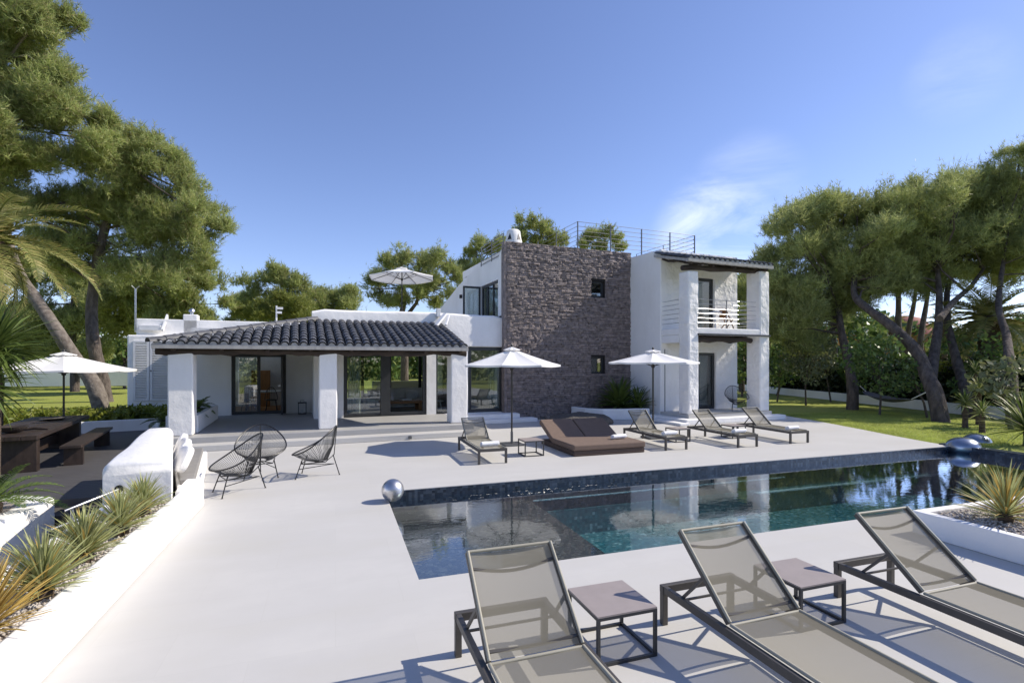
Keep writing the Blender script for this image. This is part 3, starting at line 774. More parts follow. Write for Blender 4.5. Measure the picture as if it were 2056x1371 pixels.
# dining room door: glazed leaf, open leaf
fo = frame_set('dining_door', -3.19, -1.41, .302, 2.50, 5.45, bars=(-2.32,), w=.11, panes=(0,))
leaf = MB(); leaf.box(-1.56, -1.50, 4.75, 5.43, .32, 2.4).build('open_leaf', M['dark_frame'], fo)
MB().bar((-1.57, 4.85, 1.35), (-1.64, 4.85, 1.35), .03, .03).bar((-1.64, 4.85, 1.35), (-1.64, 4.98, 1.35), .03, .03).build('handle', M['steel'], fo)
# porch side planter wall behind the first column
vbox('planter_wall', 'plaster', -3.62, -3.46, .53, 4.2, .302, .78, .03)
vbox('planter_wall', 'plaster', -4.1, -3.62, 4.05, 4.2, .302, .78, .02)
vbox('planter_wall', 'plaster', -4.2, -4.08, .53, 4.2, .302, .78, .02)
vbox('planter_soil', 'soil', -4.08, -3.62, .53, 4.05, .302, .70)

# porch roof: lean-to with a hip on the left
EV, EZ, RV, RZ = -.24, 2.665, 2.94, 3.56
SL = (RZ - EZ) / (RV - EV); SLEN = math.hypot(RV - EV, RZ - EZ); SA = math.atan(SL)
U0, U1, UH = -4.32, 3.86, -.45
roof = MB().add([(U0, EV, EZ - .09), (U1, EV, EZ - .09), (U1, RV, RZ - .09), (UH, RV, RZ - .09),
                 (U0, EV, EZ - .01), (U1, EV, EZ - .01), (U1, RV, RZ - .01), (UH, RV, RZ - .01), (U0, RV + 2.4, EZ - .05), (UH, RV + 2.4, RZ - .01)],
                [(3, 2, 1, 0), (4, 5, 6, 7), (0, 1, 5, 4), (1, 2, 6, 5), (0, 4, 7, 3), (4, 7, 9, 8)]).build('porch_roof', M['mortar'], villa)
def tile_mesh(L=.43, r=.105, r2=.088, th=.014, seg=6):
    vs, fs = [], []
    for (y, rad, dz) in ((0, r, 0), (L, r2, .0)):
        for rr_ in (rad, rad - th):
            for k in range(seg + 1):
                a = pi * k / seg; vs.append((-rr_ * math.cos(a), y, rr_ * math.sin(a) * .95))
    n = seg + 1
    for k in range(seg):
        fs += [(k, k + 1, 2 * n + k + 1, 2 * n + k), (n + k + 1, n + k, 3 * n + k, 3 * n + k + 1), (k + 1, k, n + k, n + k + 1)]
    fs += [(0, 2 * n, 3 * n, n), (seg, n + seg, 3 * n + seg, 2 * n + seg)]
    return MB().add(vs, fs).mesh('roof_tile', M['tile'], False)
TILE = tile_mesh()
def lay_tiles(parent, U0, U1, EV, EZ, RV, RZ, hip=None, pitch=.24, rows=10, seed=2):
    rr = random.Random(seed); sl = math.hypot(RV - EV, RZ - EZ); sa = math.atan2(RZ - EZ, RV - EV); ex = sl / rows
    n = int(round((U1 - U0) / pitch)); pitch = (U1 - U0) / n; mb = MB(); pan = MB()
    for i in range(n):
        u = U0 + (i + .5) * pitch
        top = sl
        if hip is not None and u < hip: top = sl * (u - U0 + .12) / (hip - U0)
        for j in range(rows):
            s = j * ex
            if s > top - .05: break
            o = link('roof_tile', TILE, parent)
            c = s - .03
            o.location = (u + rr.uniform(-.008, .008), EV + c * math.cos(sa), EZ + c * math.sin(sa) + .02 + (.012 if j else 0))
            o.rotation_euler = (sa - .02 + rr.uniform(-.012, .012), 0, rr.uniform(-.02, .02)); o.scale = (1.08, min(1, ex / .39), 1)
        # mortar plug at the eave
        k0 = len(mb.v); seg = 6
        pts = [(u - .085 * math.cos(pi * k / seg), EV - .012, EZ - .01 + .085 * math.sin(pi * k / seg)) for k in range(seg + 1)]
        mb.add(pts, [tuple(range(seg + 1))])
    mb.box(U0 - .02, U1 + .02, EV - .02, EV + .12, EZ - .12, EZ - .005)
    mb.build('eave_mortar', M['eave_mortar'], parent)
lay_tiles(roof, U0, U1, EV, EZ, RV, RZ, UH, .243, 10)
# hip caps
CAP = tile_mesh(.46, .125, .108, .016)
h0, h1 = Vector((U0 - .08, EV - .06, EZ + .03)), Vector((UH, RV, RZ + .07)); hd = (h1 - h0); hl = hd.length; hd.normalize()
for i in range(13):
    o = link('hip_tile', CAP, roof); p = h0 + hd * (hl * i / 13); o.location = p
    q = hd.to_track_quat('Y', 'Z'); o.rotation_euler = q.to_euler()
# beams
def wavy(p, q, r, seed, n=9):
    rr = random.Random(seed); p, q = Vector(p), Vector(q)
    return [p.lerp(q, i / n) + Vector((0, rr.uniform(-.02, .02), rr.uniform(-.036, .036))) for i in range(n + 1)], [r * rr.uniform(.85, 1.12) for _ in range(n + 1)]
for i, (a, b) in enumerate(((-4.3, -1.9), (-2.0, .6), (.5, 3.9))):
    pts, rs = wavy((a, .06 + .012 * i, 2.50), (b, .06 + .012 * i, 2.50), .115, i, 10); MB().tube(pts, rs, 9).build('log_beam', M['logwood'], roof, smooth=True)
for i in range(8):
    u = -3.9 + i * 1.08
    pts, rs = wavy((u, -.17, EZ - .155), (u, 2.98 if u > -.5 else 5.3, EZ - .155 + (3.4 if u > -.5 else 2.7) * SL), .05, 20 + i, 6); MB().tube(pts, rs, 8).build('rafter', M['logwood'], roof, smooth=True)
for (u, v) in ((-3.35, .35), (-.75, .35)):
    MB().box(u - .0, u + .3, v, v + .12, 2.40, 2.48).build('beam_bracket', M['logwood'], roof)

# stone clad wall
SV = 2.70
SW0, SW1, SZ1 = 6.36, 12.0, 6.80
WIN = [(10.06, 10.73, 4.86, 5.54), (10.06, 10.73, 1.73, 2.42)]
cells(MB(), SW0, SW1, -.05, SZ1 - .02, SV + .03, SV + .33, WIN).build('wall', M['mortar'], villa)
sw = empty('stone_wall', (0, 0, 0)); sw.parent = villa
rr = random.Random(11)
stones = []
z = 0.0
while z < SZ1 - .04:
    h = rr.choice((.06, .068, .078, .09)); h = min(h, SZ1 - z)
    if SZ1 - z - h < .05: h = SZ1 - z
    u = SW0 - rr.uniform(0, .02)
    while u < SW1 - .01:
        L = rr.uniform(.18, .52)
        if SW1 - u - L < .15: L = SW1 - u
        parts = [(u, u + L)]
        for w in WIN:
            if z + h > w[2] + .01 and z < w[3] - .01:
                nw_ = []
                for a, b in parts:
                    if b <= w[0] or a >= w[1]: nw_.append((a, b))
                    else:
                        if a < w[0] - .03: nw_.append((a, w[0]))
                        if b > w[1] + .03: nw_.append((w[1], b))
                parts = nw_
        for a, b in parts: stones.append((a, b, z, z + h, rr.uniform(.0, .045)))
        u += L
    z += h
stones.sort(key=lambda s: -((s[1] - s[0]) * (s[3] - s[2])) * (1.0 if s[2] > 2.8 else .6))
def stone_geo(mb, a, b, c, d_, pr, rr):
    j = .005; f = [(a + j, c + j), (b - j, c + j), (b - j, d_ - j), (a + j, d_ - j)]
    um = (a + b) / 2 + rr.uniform(-.2, .2) * (b - a)
    y = SV - pr
    vs = [(p[0], SV + .035, p[1]) for p in f] + [(p[0] + rr.uniform(-.004, .004), y + rr.uniform(-.022, .022), p[1] + rr.uniform(-.006, .006)) for p in f]
    q = rr.uniform(.008, .034); vs += [(um, y - q, c + j), (um, y - q + rr.uniform(-.01, .01), d_ - j)]
    fs = [(4, 8, 9, 7), (8, 5, 6, 9), (0, 1, 5, 8, 4), (1, 2, 6, 5), (2, 3, 7, 9, 6), (3, 0, 4, 7)]
    mb.add(vs, fs)
for s_ in stones[:300]:
    mb = MB(); c0 = ((s_[0] + s_[1]) / 2, SV, (s_[2] + s_[3]) / 2)
    stone_geo(mb, *s_, rr); mb.xf(Matrix.Translation((-c0[0], -c0[1], -c0[2]))); o = mb.build('stone', M['stone'], sw); o.location = c0
M['stone_i'] = M['stone'].copy(); M['stone_i'].name = 'stacked_slate_many'
nt_ = M['stone_i'].node_tree
for n_ in list(nt_.nodes):
    if n_.type == 'OBJECT_INFO':
        g_ = nt_.nodes.new('ShaderNodeNewGeometry'); to = n_.outputs['Random'].links[0].to_socket; nt_.links.new(g_.outputs['Random Per Island'], to)
rest = MB()
for s_ in stones[300:]: stone_geo(rest, *s_, rr)
stuff(rest.build('stones', M['stone_i'], sw))
# left return of the stone
MB().box(SW0 - .11, SW0 - .004, SV + .0, SV + .3, 0, SZ1 - .01).build('stone_return', M['stone_i'], sw)
for w in WIN:
    frame_set('window', w[0] + .01, w[1] - .01, w[2] + .01, w[3] - .01, SV + .14, w=.07)
    vbox('window_back', 'black_steel', w[0], w[1], SV + .34, SV + .36, w[2], w[3])

# upper block: side wall with curved top running back, window and open shutter leaf
SU = 6.24
def sw_piece(poly): return MB().xprism(poly, SU, SU + .28).build('upper_wall', M['plaster'], villa)
sw_piece([(3.02, 4.0), (3.35, 4.0), (3.35, 6.26), (3.02, 6.55)])
sw_piece([(3.35, 5.44), (5.42, 5.44), (5.42, 6.28), (3.35, 6.26)])
sw_piece([(5.42, 3.6), (14.4, 3.6), (14.4, 4.75), (13.87, 4.86), (12.7, 5.06), (10.6, 5.52), (8.8, 5.92), (7.2, 6.2), (6.4, 6.28), (5.42, 6.28)])
fr = MB()
for v_ in (3.37, 4.05, 4.72, 5.36): fr.box(SU + .06, SU + .14, v_, v_ + .07, 3.62, 5.42)
fr.box(SU + .06, SU + .14, 3.44, 5.36, 5.34, 5.42).box(SU + .06, SU + .14, 3.44, 5.36, 3.62, 3.72)
fw = fr.build('terrace_window', M['dark_frame'], villa)
MB().box(SU + .09, SU + .10, 3.44, 5.36, 3.72, 5.34).build('pane', M['glass'], fw)
lf = MB(); a, b = SU - .80, SU - .03
lf.box(a, a + .07, 5.36, 5.42, 3.64, 5.42).box(b - .07, b, 5.36, 5.42, 3.64, 5.42).box(a + .07, b - .07, 5.36, 5.42, 5.34, 5.42).box(a + .07, b - .07, 5.36, 5.42, 3.64, 3.74)
lo = lf.build('open_door_leaf', M['dark_frame'], villa); MB().box(a + .06, b - .06, 5.385, 5.395, 3.73, 5.35).build('pane', M['glass'], lo)
vbox('interior_wall', 'interior_white', SU + 1.6, SU + 1.7, 3.3, 9, 3.6, 6.4)
MB().grid(lambda i, j: (SU + .4 + .05 * math.sin(i * 40), 3.5 + i * .9, 3.65 + j * 1.7), 60, 1).build('curtain', M['curtain'], villa, smooth=True)
vbox('roof_slab', 'plaster', SU + .29, 16.0, 3.05, 9.0, 6.35, 6.66)
vbox('back_wall', 'plaster', SU + .3, 16.0, 8.6, 8.99, 0, 6.34)
vbox('wall_lamp', 'black_steel', SU - .12, SU - .005, 8.1, 8.25, 5.25, 5.42, .02)

# corner tower
TB = .73
TO = [(13.80, 14.69, 3.46, 5.60), (13.86, 14.77, .30, 2.58)]
cells(MB(), 12.0, 15.9, .0, 6.55, TB, TB + .3, TO).build('wall', M['plaster_rough'], villa)
TU = 11.985
tw = MB().xprism([(TB - .004, .0), (3.05, .0), (3.05, 6.66), (2.6, 6.62), (TB - .004, 6.58)], TU - .012, TU + .29).build('side_wall', M['plaster'], villa, bevel=.05, seg=3)
vbox('side_wall', 'plaster', 15.62, 15.9, TB + .301, 8.59, .0, 6.34)
for h in TO: frame_set('balcony_door', h[0] + .01, h[1] - .01, h[2] + .002, h[3] - .01, TB + .1, w=.11)
vbox('interior_wall', 'interior_white', 12.31, 15.6, 4.5, 4.6, 0, 6.2)
vbox('interior_floor', 'light_wood', 12.31, 15.6, TB + .31, 4.5, .05, .29)
vbox('interior_floor', 'light_wood', 12.31, 15.6, TB + .31, 4.5, 3.2, 3.44)
MB().grid(lambda i, j: (14.25 + i * .4, TB + .42 + .04 * math.sin(i * 30), .4 + j * 2.1), 40, 1).build('curtain', M['curtain'], villa, smooth=True)
MB().grid(lambda i, j: (13.95 + i * .45, TB + .42 + .04 * math.sin(i * 30), 3.5 + j * 2.0), 40, 1).build('curtain', M['curtain'], villa, smooth=True)
def wcol(u0, u1, v0, v1, z0, z1, seed):
    rr = random.Random(seed); n = 12; vs = []; fs = [(0, 3, 2, 1), tuple(range(4 * n, 4 * n + 4))]
    for i in range(n + 1):
        z = z0 + (z1 - z0) * i / n; a, b = rr.uniform(-.012, .012), rr.uniform(-.012, .012)
        vs += [(u0 + a, v0 + b, z), (u1 + a, v0 + b, z), (u1 + a, v1 + b, z), (u0 + a, v1 + b, z)]
    for i in range(n):
        for k in range(4): l = (k + 1) % 4; fs.append((4 * i + k, 4 * i + l, 4 * i + 4 + l, 4 * i + 4 + k))
    return MB().add(vs, fs).build('column', M['plaster_rough'], villa, bevel=.05, seg=3)
wcol(12.0, 12.46, -.79, -.26, .302, 5.50, 1)
wcol(15.48, 15.98, -.79, -.12, .302, 5.72, 2)
vbox('balcony_floor', 'plaster', 12.012, 15.95, -.77, TB - .006, 3.22, 3.46, .03)
vbox('balcony_beam', 'plaster', 12.02, 12.3, -.25, TB - .008, 2.92, 3.218, .03)
MB().box(12.42, 15.97, -.86, -.772, 3.19, 3.25).build('slab_edge', M['dark_frame'], villa)
pts, rs = wavy((12.47, -.55, 3.02), (15.25, -.55, 3.06), .10, 31, 8); MB().tube(pts, rs, 10).build('log_beam', M['logwood'], villa, smooth=True)
pts, rs = wavy((12.5, -.2, 3.13), (15.75, -.2, 3.13), .06, 32, 8); MB().tube(pts, rs, 10).build('log_beam', M['logwood'], villa, smooth=True)
vbox('ceiling_boards', 'logwood', 12.31, 15.9, -.1, TB - .01, 3.16, 3.215)
# terrace base and steps of the tower
vbox('tower_terrace', 'deck', 11.96, 16.05, -.84, TB - .002, .003, .30, .01)
vbox('step', 'plaster', 11.55, 16.35, -1.22, -.842, .003, .18, .02)
vbox('step', 'plaster', 11.55, 11.955, -.84, 2.4, .003, .18, .02)
vbox('step', 'plaster', 11.15, 11.545, -1.35, 1.9, .003, .09, .02)
MB().box(12.47, 15.47, -.86, -.80, .301, .33).build('threshold_rail', M['grey_steel'], villa)
# balcony railings
def rails(pa, pb, zs, r=.011, posts=(), mat='steel', name='railing', ztop=None, pz=None, pr=.016):
    pa, pb = Vector((*pa, 0)), Vector((*pb, 0)); mb = MB()
    for z in zs: mb.tube([pa + Vector((0, 0, z)), pb + Vector((0, 0, z))], r, 6)
    o = mb.build(name, M[mat], villa, smooth=True)
    for t in posts:
        p = pa.lerp(pb, t); MB().tube([p + Vector((0, 0, pz[0])), p + Vector((0, 0, pz[1]))], pr, 8).build('post', M['grey_steel'], o, smooth=True)
    return o
RZs = [3.66 + .172 * i for i in range(6)]
rails((12.46, -.6), (15.48, -.6), RZs, .0105, (.5,), pz=(3.46, 4.54))
rails((12.06, -.26), (12.06, TB), RZs, .011)
rails((15.9, -.12), (15.9, TB), RZs, .011)
# balcony roof
TR0, TR1 = 11.86, 15.98
troof = MB().add([(TR0, -.93, 5.80), (TR1, -.93, 5.80), (TR1, 1.0, 6.30), (TR0, 1.0, 6.30), (TR0, -.93, 5.90), (TR1, -.93, 5.90), (TR1, 1.0, 6.40), (TR0, 1.0, 6.40)], MB.BF).build('balcony_roof', M['eave_mortar'], villa)
lay_tiles(troof, TR0, TR1, -.95, 5.92, 1.0, 6.42, None, .24, 6, 4)
pts, rs = wavy((11.9, -.55, 5.64), (16.02, -.55, 5.80), .105, 41, 9); MB().tube(pts, rs, 10).build('log_beam', M['logwood'], troof, smooth=True)
for i in range(8):
    u = 12.05 + i * .53; pts, rs = wavy((u, -.88, 5.765), (u, .7, 6.17), .045, 50 + i, 5); MB().tube(pts, rs, 7).build('rafter', M['logwood'], troof, smooth=True)
# roof terrace guard rails
RT_Z = [7.30 + .195 * i for i in range(6)]
for i, (a, b) in enumerate(((10.18, 11.85), (11.85, 13.52), (13.52, 15.13), (15.13, 16.6))):
    rails((a, 4.0), (b, 4.0), RT_Z, .011, (0,) if i < 3 else (0, 1), pz=(6.66, 8.28), mat='grey_steel', name='roof_railing', pr=.03)
rails((10.18, 4.0), (10.18, 8.0), RT_Z, .010, (.5, 1), pz=(6.66, 8.28), mat='grey_steel', name='roof_railing', pr=.022)
rails((16.6, 4.0), (16.6, 8.6), RT_Z, .010, (.5, 1), pz=(6.66, 8.28), mat='grey_steel', name='roof_railing', pr=.022)
vbox('roof_slab', 'plaster', 15.91, 16.8, 3.6, 9.0, 6.2, 6.655)
rails((SU + .14, 3.13), (SU + .14, 5.77), [6.42 + .155 * i for i in range(6)], .016, (0, .5, 1), pz=(6.25, 7.21), mat='grey_steel', name='roof_railing', pr=.02)
# chimney with tapered drum
ch = MB().lathe([(.40, 0), (.38, .2), (.30, .55), (.27, .78), (.20, .84), (.05, .86)], 22, (7.0, 3.6, 6.66)).build('chimney', M['plaster'], villa, smooth=True)
for an in (-.9, .35):
    c, s = math.cos(an - pi / 2), math.sin(an - pi / 2)
    p0 = Vector((7.0 + .335 * c, 3.6 + .335 * s, 7.06)); tx = Vector((-s, c, 0))
    MB().add([p0 - tx * .09, p0 + tx * .09, p0 + Vector((-c * .05, -s * .05, .27)), p0 - tx * .09 - Vector((c, s, 0)) * .1, p0 + tx * .09 - Vector((c, s, 0)) * .1, p0 + Vector((-c * .15, -s * .15, .27))], [(0, 1, 2), (3, 5, 4), (0, 2, 5, 3), (1, 4, 5, 2), (0, 3, 4, 1)]).build('smoke_vent', M['black_steel'], ch)
# planter between stone wall and tower
def curved_planter():
    pl = empty('curved_planter', h2w(10.6, 1.6), HR); tag(pl, 'low curved white planter at foot of dark stone wall beside tower', 'planter')
    pts = [(-1.5, 1.05), (-1.35, .2), (-.9, -.35), (0, -.65), (.94, -.78)]
    inn = [(-1.32, 1.05), (-1.18, .27), (-.8, -.2), (.02, -.47), (.94, -.6)]
    mb = MB(); mb.prism(pts + inn[::-1], .002, .42); mb.build('wall', M['plaster'], pl, bevel=.03)
    MB().prism([(-1.32, 1.05), (-1.18, .27), (-.8, -.2), (.02, -.47), (.94, -.6), (.94, 1.05)], .002, .34).build('soil', M['soil'], pl)
    return pl
curved_planter()
vbox('downpipe', 'black_steel', 11.955, 11.972, .45, .475, .31, 2.7)

# living room shell and the garden side opening
vbox('interior_floor', 'porch_floor', -.23, 6.09, 3.29, 9.4, .05, .29)
cells(MB(), -.23, 6.09, .29, 3.33, 9.3, 9.5, [(.6, 5.6, .30, 2.6)]).build('interior_wall', M['interior_white'], villa)
for u in (1.7, 2.95, 4.4): vbox('interior_post', 'dark_frame', u, u + .14, 9.32, 9.42, .302, 2.6)
vbox('garden_terrace', 'deck', -.6, 7, 9.51, 13.5, .0, .27)
vbox('garden_planter', 'plaster', 2.6, 5.4, 12.2, 12.6, .271, 1.2, .05)
vbox('garden_planter', 'plaster', 2.6, 3.1, 11.2, 12.19, .271, .9, .05)
MB().grid(lambda i, j: (.62 + i * .42, 3.36 + .05 * math.sin(i * 28), .33 + j * 2.18), 44, 1).build('curtain', M['curtain'], villa, smooth=True)
MB().grid(lambda i, j: (5.85 + i * .3, 3.36 + .05 * math.sin(i * 22), .33 + j * 2.3), 44, 1).build('curtain', M['curtain'], villa, smooth=True)

# ------------------------------------------------------------------ furniture in the rooms
def hthing(name, label, cat, u, v, z, rz=0, group=None):
    return tag(empty(name, h2w(u, v, z), HR + rz), label, cat, group)
t = hthing('coffee_table', 'low warm wood coffee table seen through the open sliding door', 'table', 2.75, 5.0, .29)
MB().box(-.8, .8, -.4, .4, .30, .40).build('table_top', M['light_wood'], t, bevel=.01)
for sx in (-1, 1):
    MB().box(sx * .7 - .06, sx * .7 + .06, -.36, .36, .002, .299).build('leg', M['light_wood'], t)
MB().lathe([(.05, 0), (.09, .02), (.07, .12), (.03, .2), (.05, .24)], 12).build('vase', M['towel']).location = h2w(2.4, 5.0, .691)
tag(bpy.data.objects['vase'], 'small white vase standing on wooden coffee table', 'vase')
o = MB().box(-.2, .2, -.14, .14, 0, .06).build('book_stack', M['white_paint']); o.location = h2w(2.95, 5.0, .691); o.rotation_euler.z = .3
tag(o, 'stack of pale books lying on wooden coffee table', 'books')
def sofa(label, u, v, rz, w, mat='white_cushion'):
    s = hthing('sofa', label, 'sofa', u, v, .29, rz)
    MB().box(-w / 2, w / 2, -.45, .45, .08, .36).build('seat', M[mat], s, bevel=.04)
    MB().box(-w / 2, w / 2, .25, .45, .362, .8).build('backrest', M[mat], s, bevel=.05)
    for sx in (-1, 1): MB().box(sx * (w / 2 + .09) - .085, sx * (w / 2 + .09) + .085, -.45, .45, .0, .6).build('armrest', M[mat], s, bevel=.04)
    for i in range(2): MB().ellip((-w / 4 + i * w / 2, .15, .52), (.28, .1, .2), e=.6).build('cushion', M['towel'], s, smooth=True)
sofa('long pale sofa behind the wooden coffee table inside living room', 2.9, 6.5, 0, 2.4)
s = hthing('stool', 'small white stool behind narrow window beside porch column', 'stool', 3.95, 3.9, .29)
MB().box(-.2, .2, -.2, .2, .40, .45).build('seat', M['white_paint'], s)
for sx in (-1, 1): MB().bar((sx * .16, 0, .001), (sx * .07, 0, .4), .05, .28, (0, 1, 0)).build('leg', M['white_paint'], s)
sofa('beige armchair behind narrow window beside porch column', 4.45, 4.9, R(70), .75, 'grey_cushion')
# dining room
t = hthing('dining_table', 'white dining table seen through the porch door', 'table', -2.2, 7.6, .29)
MB().box(-.75, .75, -.45, .45, .70, .75).build('table_top', M['white_paint'], t)
for sx in (-1, 1):
    for sy in (-1, 1): MB().bar((sx * .68, sy * .38, .001), (sx * .68, sy * .38, .699), .06, .06).build('leg', M['light_wood'], t)
def dchair(label, u, v, rz):
    c = hthing('dining_chair', label, 'chair', u, v, .29, rz, 'dark dining chairs')
    MB().lathe([(.2, .43), (.22, .44), (.22, .46), (.2, .47)], 16).build('seat', M['black_steel'], c)
    for sx in (-1, 1):
        for sy in (-1, 1): MB().tube([(sx * .2, sy * .2, .001), (sx * .15, sy * .15, .43)], .014, 6).build('leg', M['black_steel'], c)
    hoop = [(.22 * math.cos(a), .19, .47 + .48 * math.sin(a)) for a in [pi * i / 12 for i in range(13)]]
    b = MB().tube(hoop, .013, 6)
    for x in (-.13, -.065, 0, .065, .13): b.tube([(x, .19, .46), (x, .19, .47 + .48 * math.sqrt(max(0, 1 - (x / .22) ** 2)))], .007, 5)
    b.build('backrest', M['black_steel'], c)
dchair('dark hoop back chair just inside the porch door', -1.95, 6.55, pi)
dchair('dark hoop back chair at side of white dining table', -2.75, 6.75, pi * .9)
sb = hthing('sideboard', 'orange wood cabinet against white dining room wall', 'cabinet', hv(524, 780, 9.3)[0], 9.3, .29)
MB().box(-.36, .36, -.22, .22, .0, 1.55).build('body', M['light_wood'], sb, bevel=.01)
for sx in (-1, 1): MB().box(sx * .175 - .16, sx * .175 + .16, -.24, -.221, .1, 1.45).build('door', M['light_wood'], sb)
# lantern on the porch
l = hthing('lantern', 'black metal candle lantern on porch floor by white wall', 'lantern', -.85, 4.95, .30)
lb = MB().box(-.14, .14, -.14, .14, 0, .03).box(-.15, .15, -.15, .15, .40, .43)
for sx in (-1, 1):
    for sy in (-1, 1): lb.box(sx * .13 - .012, sx * .13 + .012, sy * .13 - .012, sy * .13 + .012, .03, .40)
lb.tube([(-.06, 0, .43), (-.06, 0, .5), (.06, 0, .5), (.06, 0, .43)], .008, 5); lb.build('frame', M['black_steel'], l)
MB().lathe([(.04, .031), (.04, .15), (.01, .17)], 10).build('candle', M['towel'], l)
# balcony table and chairs
def garden_chair(label, u, v, z, rz):
    c = hthing('folding_chair', label, 'chair', u, v, z, rz)
    MB().box(-.2, .2, -.2, .2, .43, .46).build('seat', M['light_wood'], c)
    MB().box(-.2, .2, .17, .20, .5, .85).build('backrest', M['light_wood'], c)
    for sx in (-1, 1):
        MB().bar((sx * .19, -.2, .001), (sx * .19, .19, .85), .03, .03).build('leg', M['light_wood'], c)
        MB().bar((sx * .16, .22, .001), (sx * .16, -.18, .43), .03, .03).build('leg', M['light_wood'], c)
garden_chair('brown wooden folding chair on upper balcony', 14.75, .15, 3.46, R(80))
t = hthing('balcony_table', 'small pale table on upper balcony behind the rails', 'table', 14.25, .25, 3.46)
MB().lathe([(.25, .68), (.26, .69), (.26, .71), (.25, .72)], 20).build('table_top', M['white_paint'], t)
MB().tube([(0, 0, .001), (0, 0, .68)], .025, 8).build('leg', M['white_paint'], t)

# ------------------------------------------------------------------ parasols
def parasol(label, base, R_, rim, apex, rot, tilt=0, pole_r=.024, z0=0, stand=True, n=8):
    root = empty('parasol', base); tag(root, label, 'parasol', 'white octagonal parasols')
    h = rim + (apex - rim)
    T = Matrix.Translation((0, 0, rim)) @ Matrix.Rotation(tilt, 4, 'X') @ Matrix.Rotation(rot, 4, 'Z')
    MB().tube([(0, 0, z0 + .001), (0, 0, apex - .05)], pole_r, 10).build('pole', M['pole'], root, smooth=True)
    H = apex - rim
    mb = MB(); segs = 6
    def pt(i, t, s):                                  # gore i, t across, s from apex to rim
        a0, a1 = 2 * pi * i / n, 2 * pi * (i + 1) / n
        p = Vector((math.cos(a0), math.sin(a0), 0)).lerp(Vector((math.cos(a1), math.sin(a1), 0)), t)
        z = H * (1 - s) ** 1.12 - .045 * math.sin(pi * t) * s * (1 - s) * 2.2 - .02 * s * math.sin(pi * t)
        return p * R_ * s + Vector((0, 0, z))
    for i in range(n):
        mb.grid(lambda a, b: pt(i, b, .10 + .90 * a), segs, 4)
        mb.grid(lambda a, b: pt(i, b, 1.0) + Vector((0, 0, -.045 * a)), 1, 4)
    mb.xf(T); c = mb.build('canopy', M['canvas'], root)
    m = c.modifiers.new('thick', 'SOLIDIFY'); m.thickness = .004
    v = MB()
    for i in range(n): v.grid(lambda a, b: pt(i, b, .02 + .16 * a) + Vector((0, 0, .055)), 2, 3)
    v.xf(T); v.build('vent_cap', M['canvas'], c)
    MB().lathe([(.02, 0), (.035, .02), (.03, .06), (.01, .085)], 10).xf(T @ Matrix.Translation((0, 0, H + .03))).build('finial', M['pole'], root, smooth=True)
    hub = T @ Vector((0, 0, H * .15 - .16))
    MB().lathe([(.04, -.05), (.05, -.03), (.05, .03), (.04, .05)], 12, (0, 0, hub.z)).build('hub', M['pole'], root, smooth=True)
    for i in range(n):
        a = 2 * pi * i / n; e0 = Vector((math.cos(a) * .05, math.sin(a) * .05, H * .92 - .02)); e1 = Vector((math.cos(a) * R_ * .985, math.sin(a) * R_ * .985, -.022))
        em = Vector((math.cos(a) * R_ * .5, math.sin(a) * R_ * .5, H * .46 - .035))
        MB().bar(T @ e0, T @ em, .014, .022).bar(T @ em, T @ e1, .014, .022).build('rib', M['pole'], root)
        MB().bar((hub.x * 0 + .04 * math.cos(a), .04 * math.sin(a), hub.z), T @ em, .012, .016).build('strut', M['pole'], root)
    if stand:
        MB().box(-.26, .26, -.26, .26, z0 + .002, z0 + .05).tube([(0, 0, z0 + .05), (0, 0, z0 + .36)], pole_r + .012, 10).build('base_plate', M['grey_steel'], root, bevel=.01)
    return root
parasol('white parasol between the first towel lounger and the brown daybed', (4.44, 12.91, 0), 1.30, 2.13, 2.56, R(15))
parasol('white parasol beside the corner tower above a towel lounger', (8.72, 12.75, 0), 1.28, 2.20, 2.52, R(8))
parasol('white parasol rising through the dark wooden dining table', gp(128, 838, .75).to_2d().to_3d(), 1.56, 2.0, 2.42, R(22), stand=True)
u_, z_ = hv(807, 625, 8)
parasol('white parasol on the flat roof above the porch', h2w(u_, 8.0, 3.62), 1.50, 2.42, 2.85, R(12), tilt=R(-2))

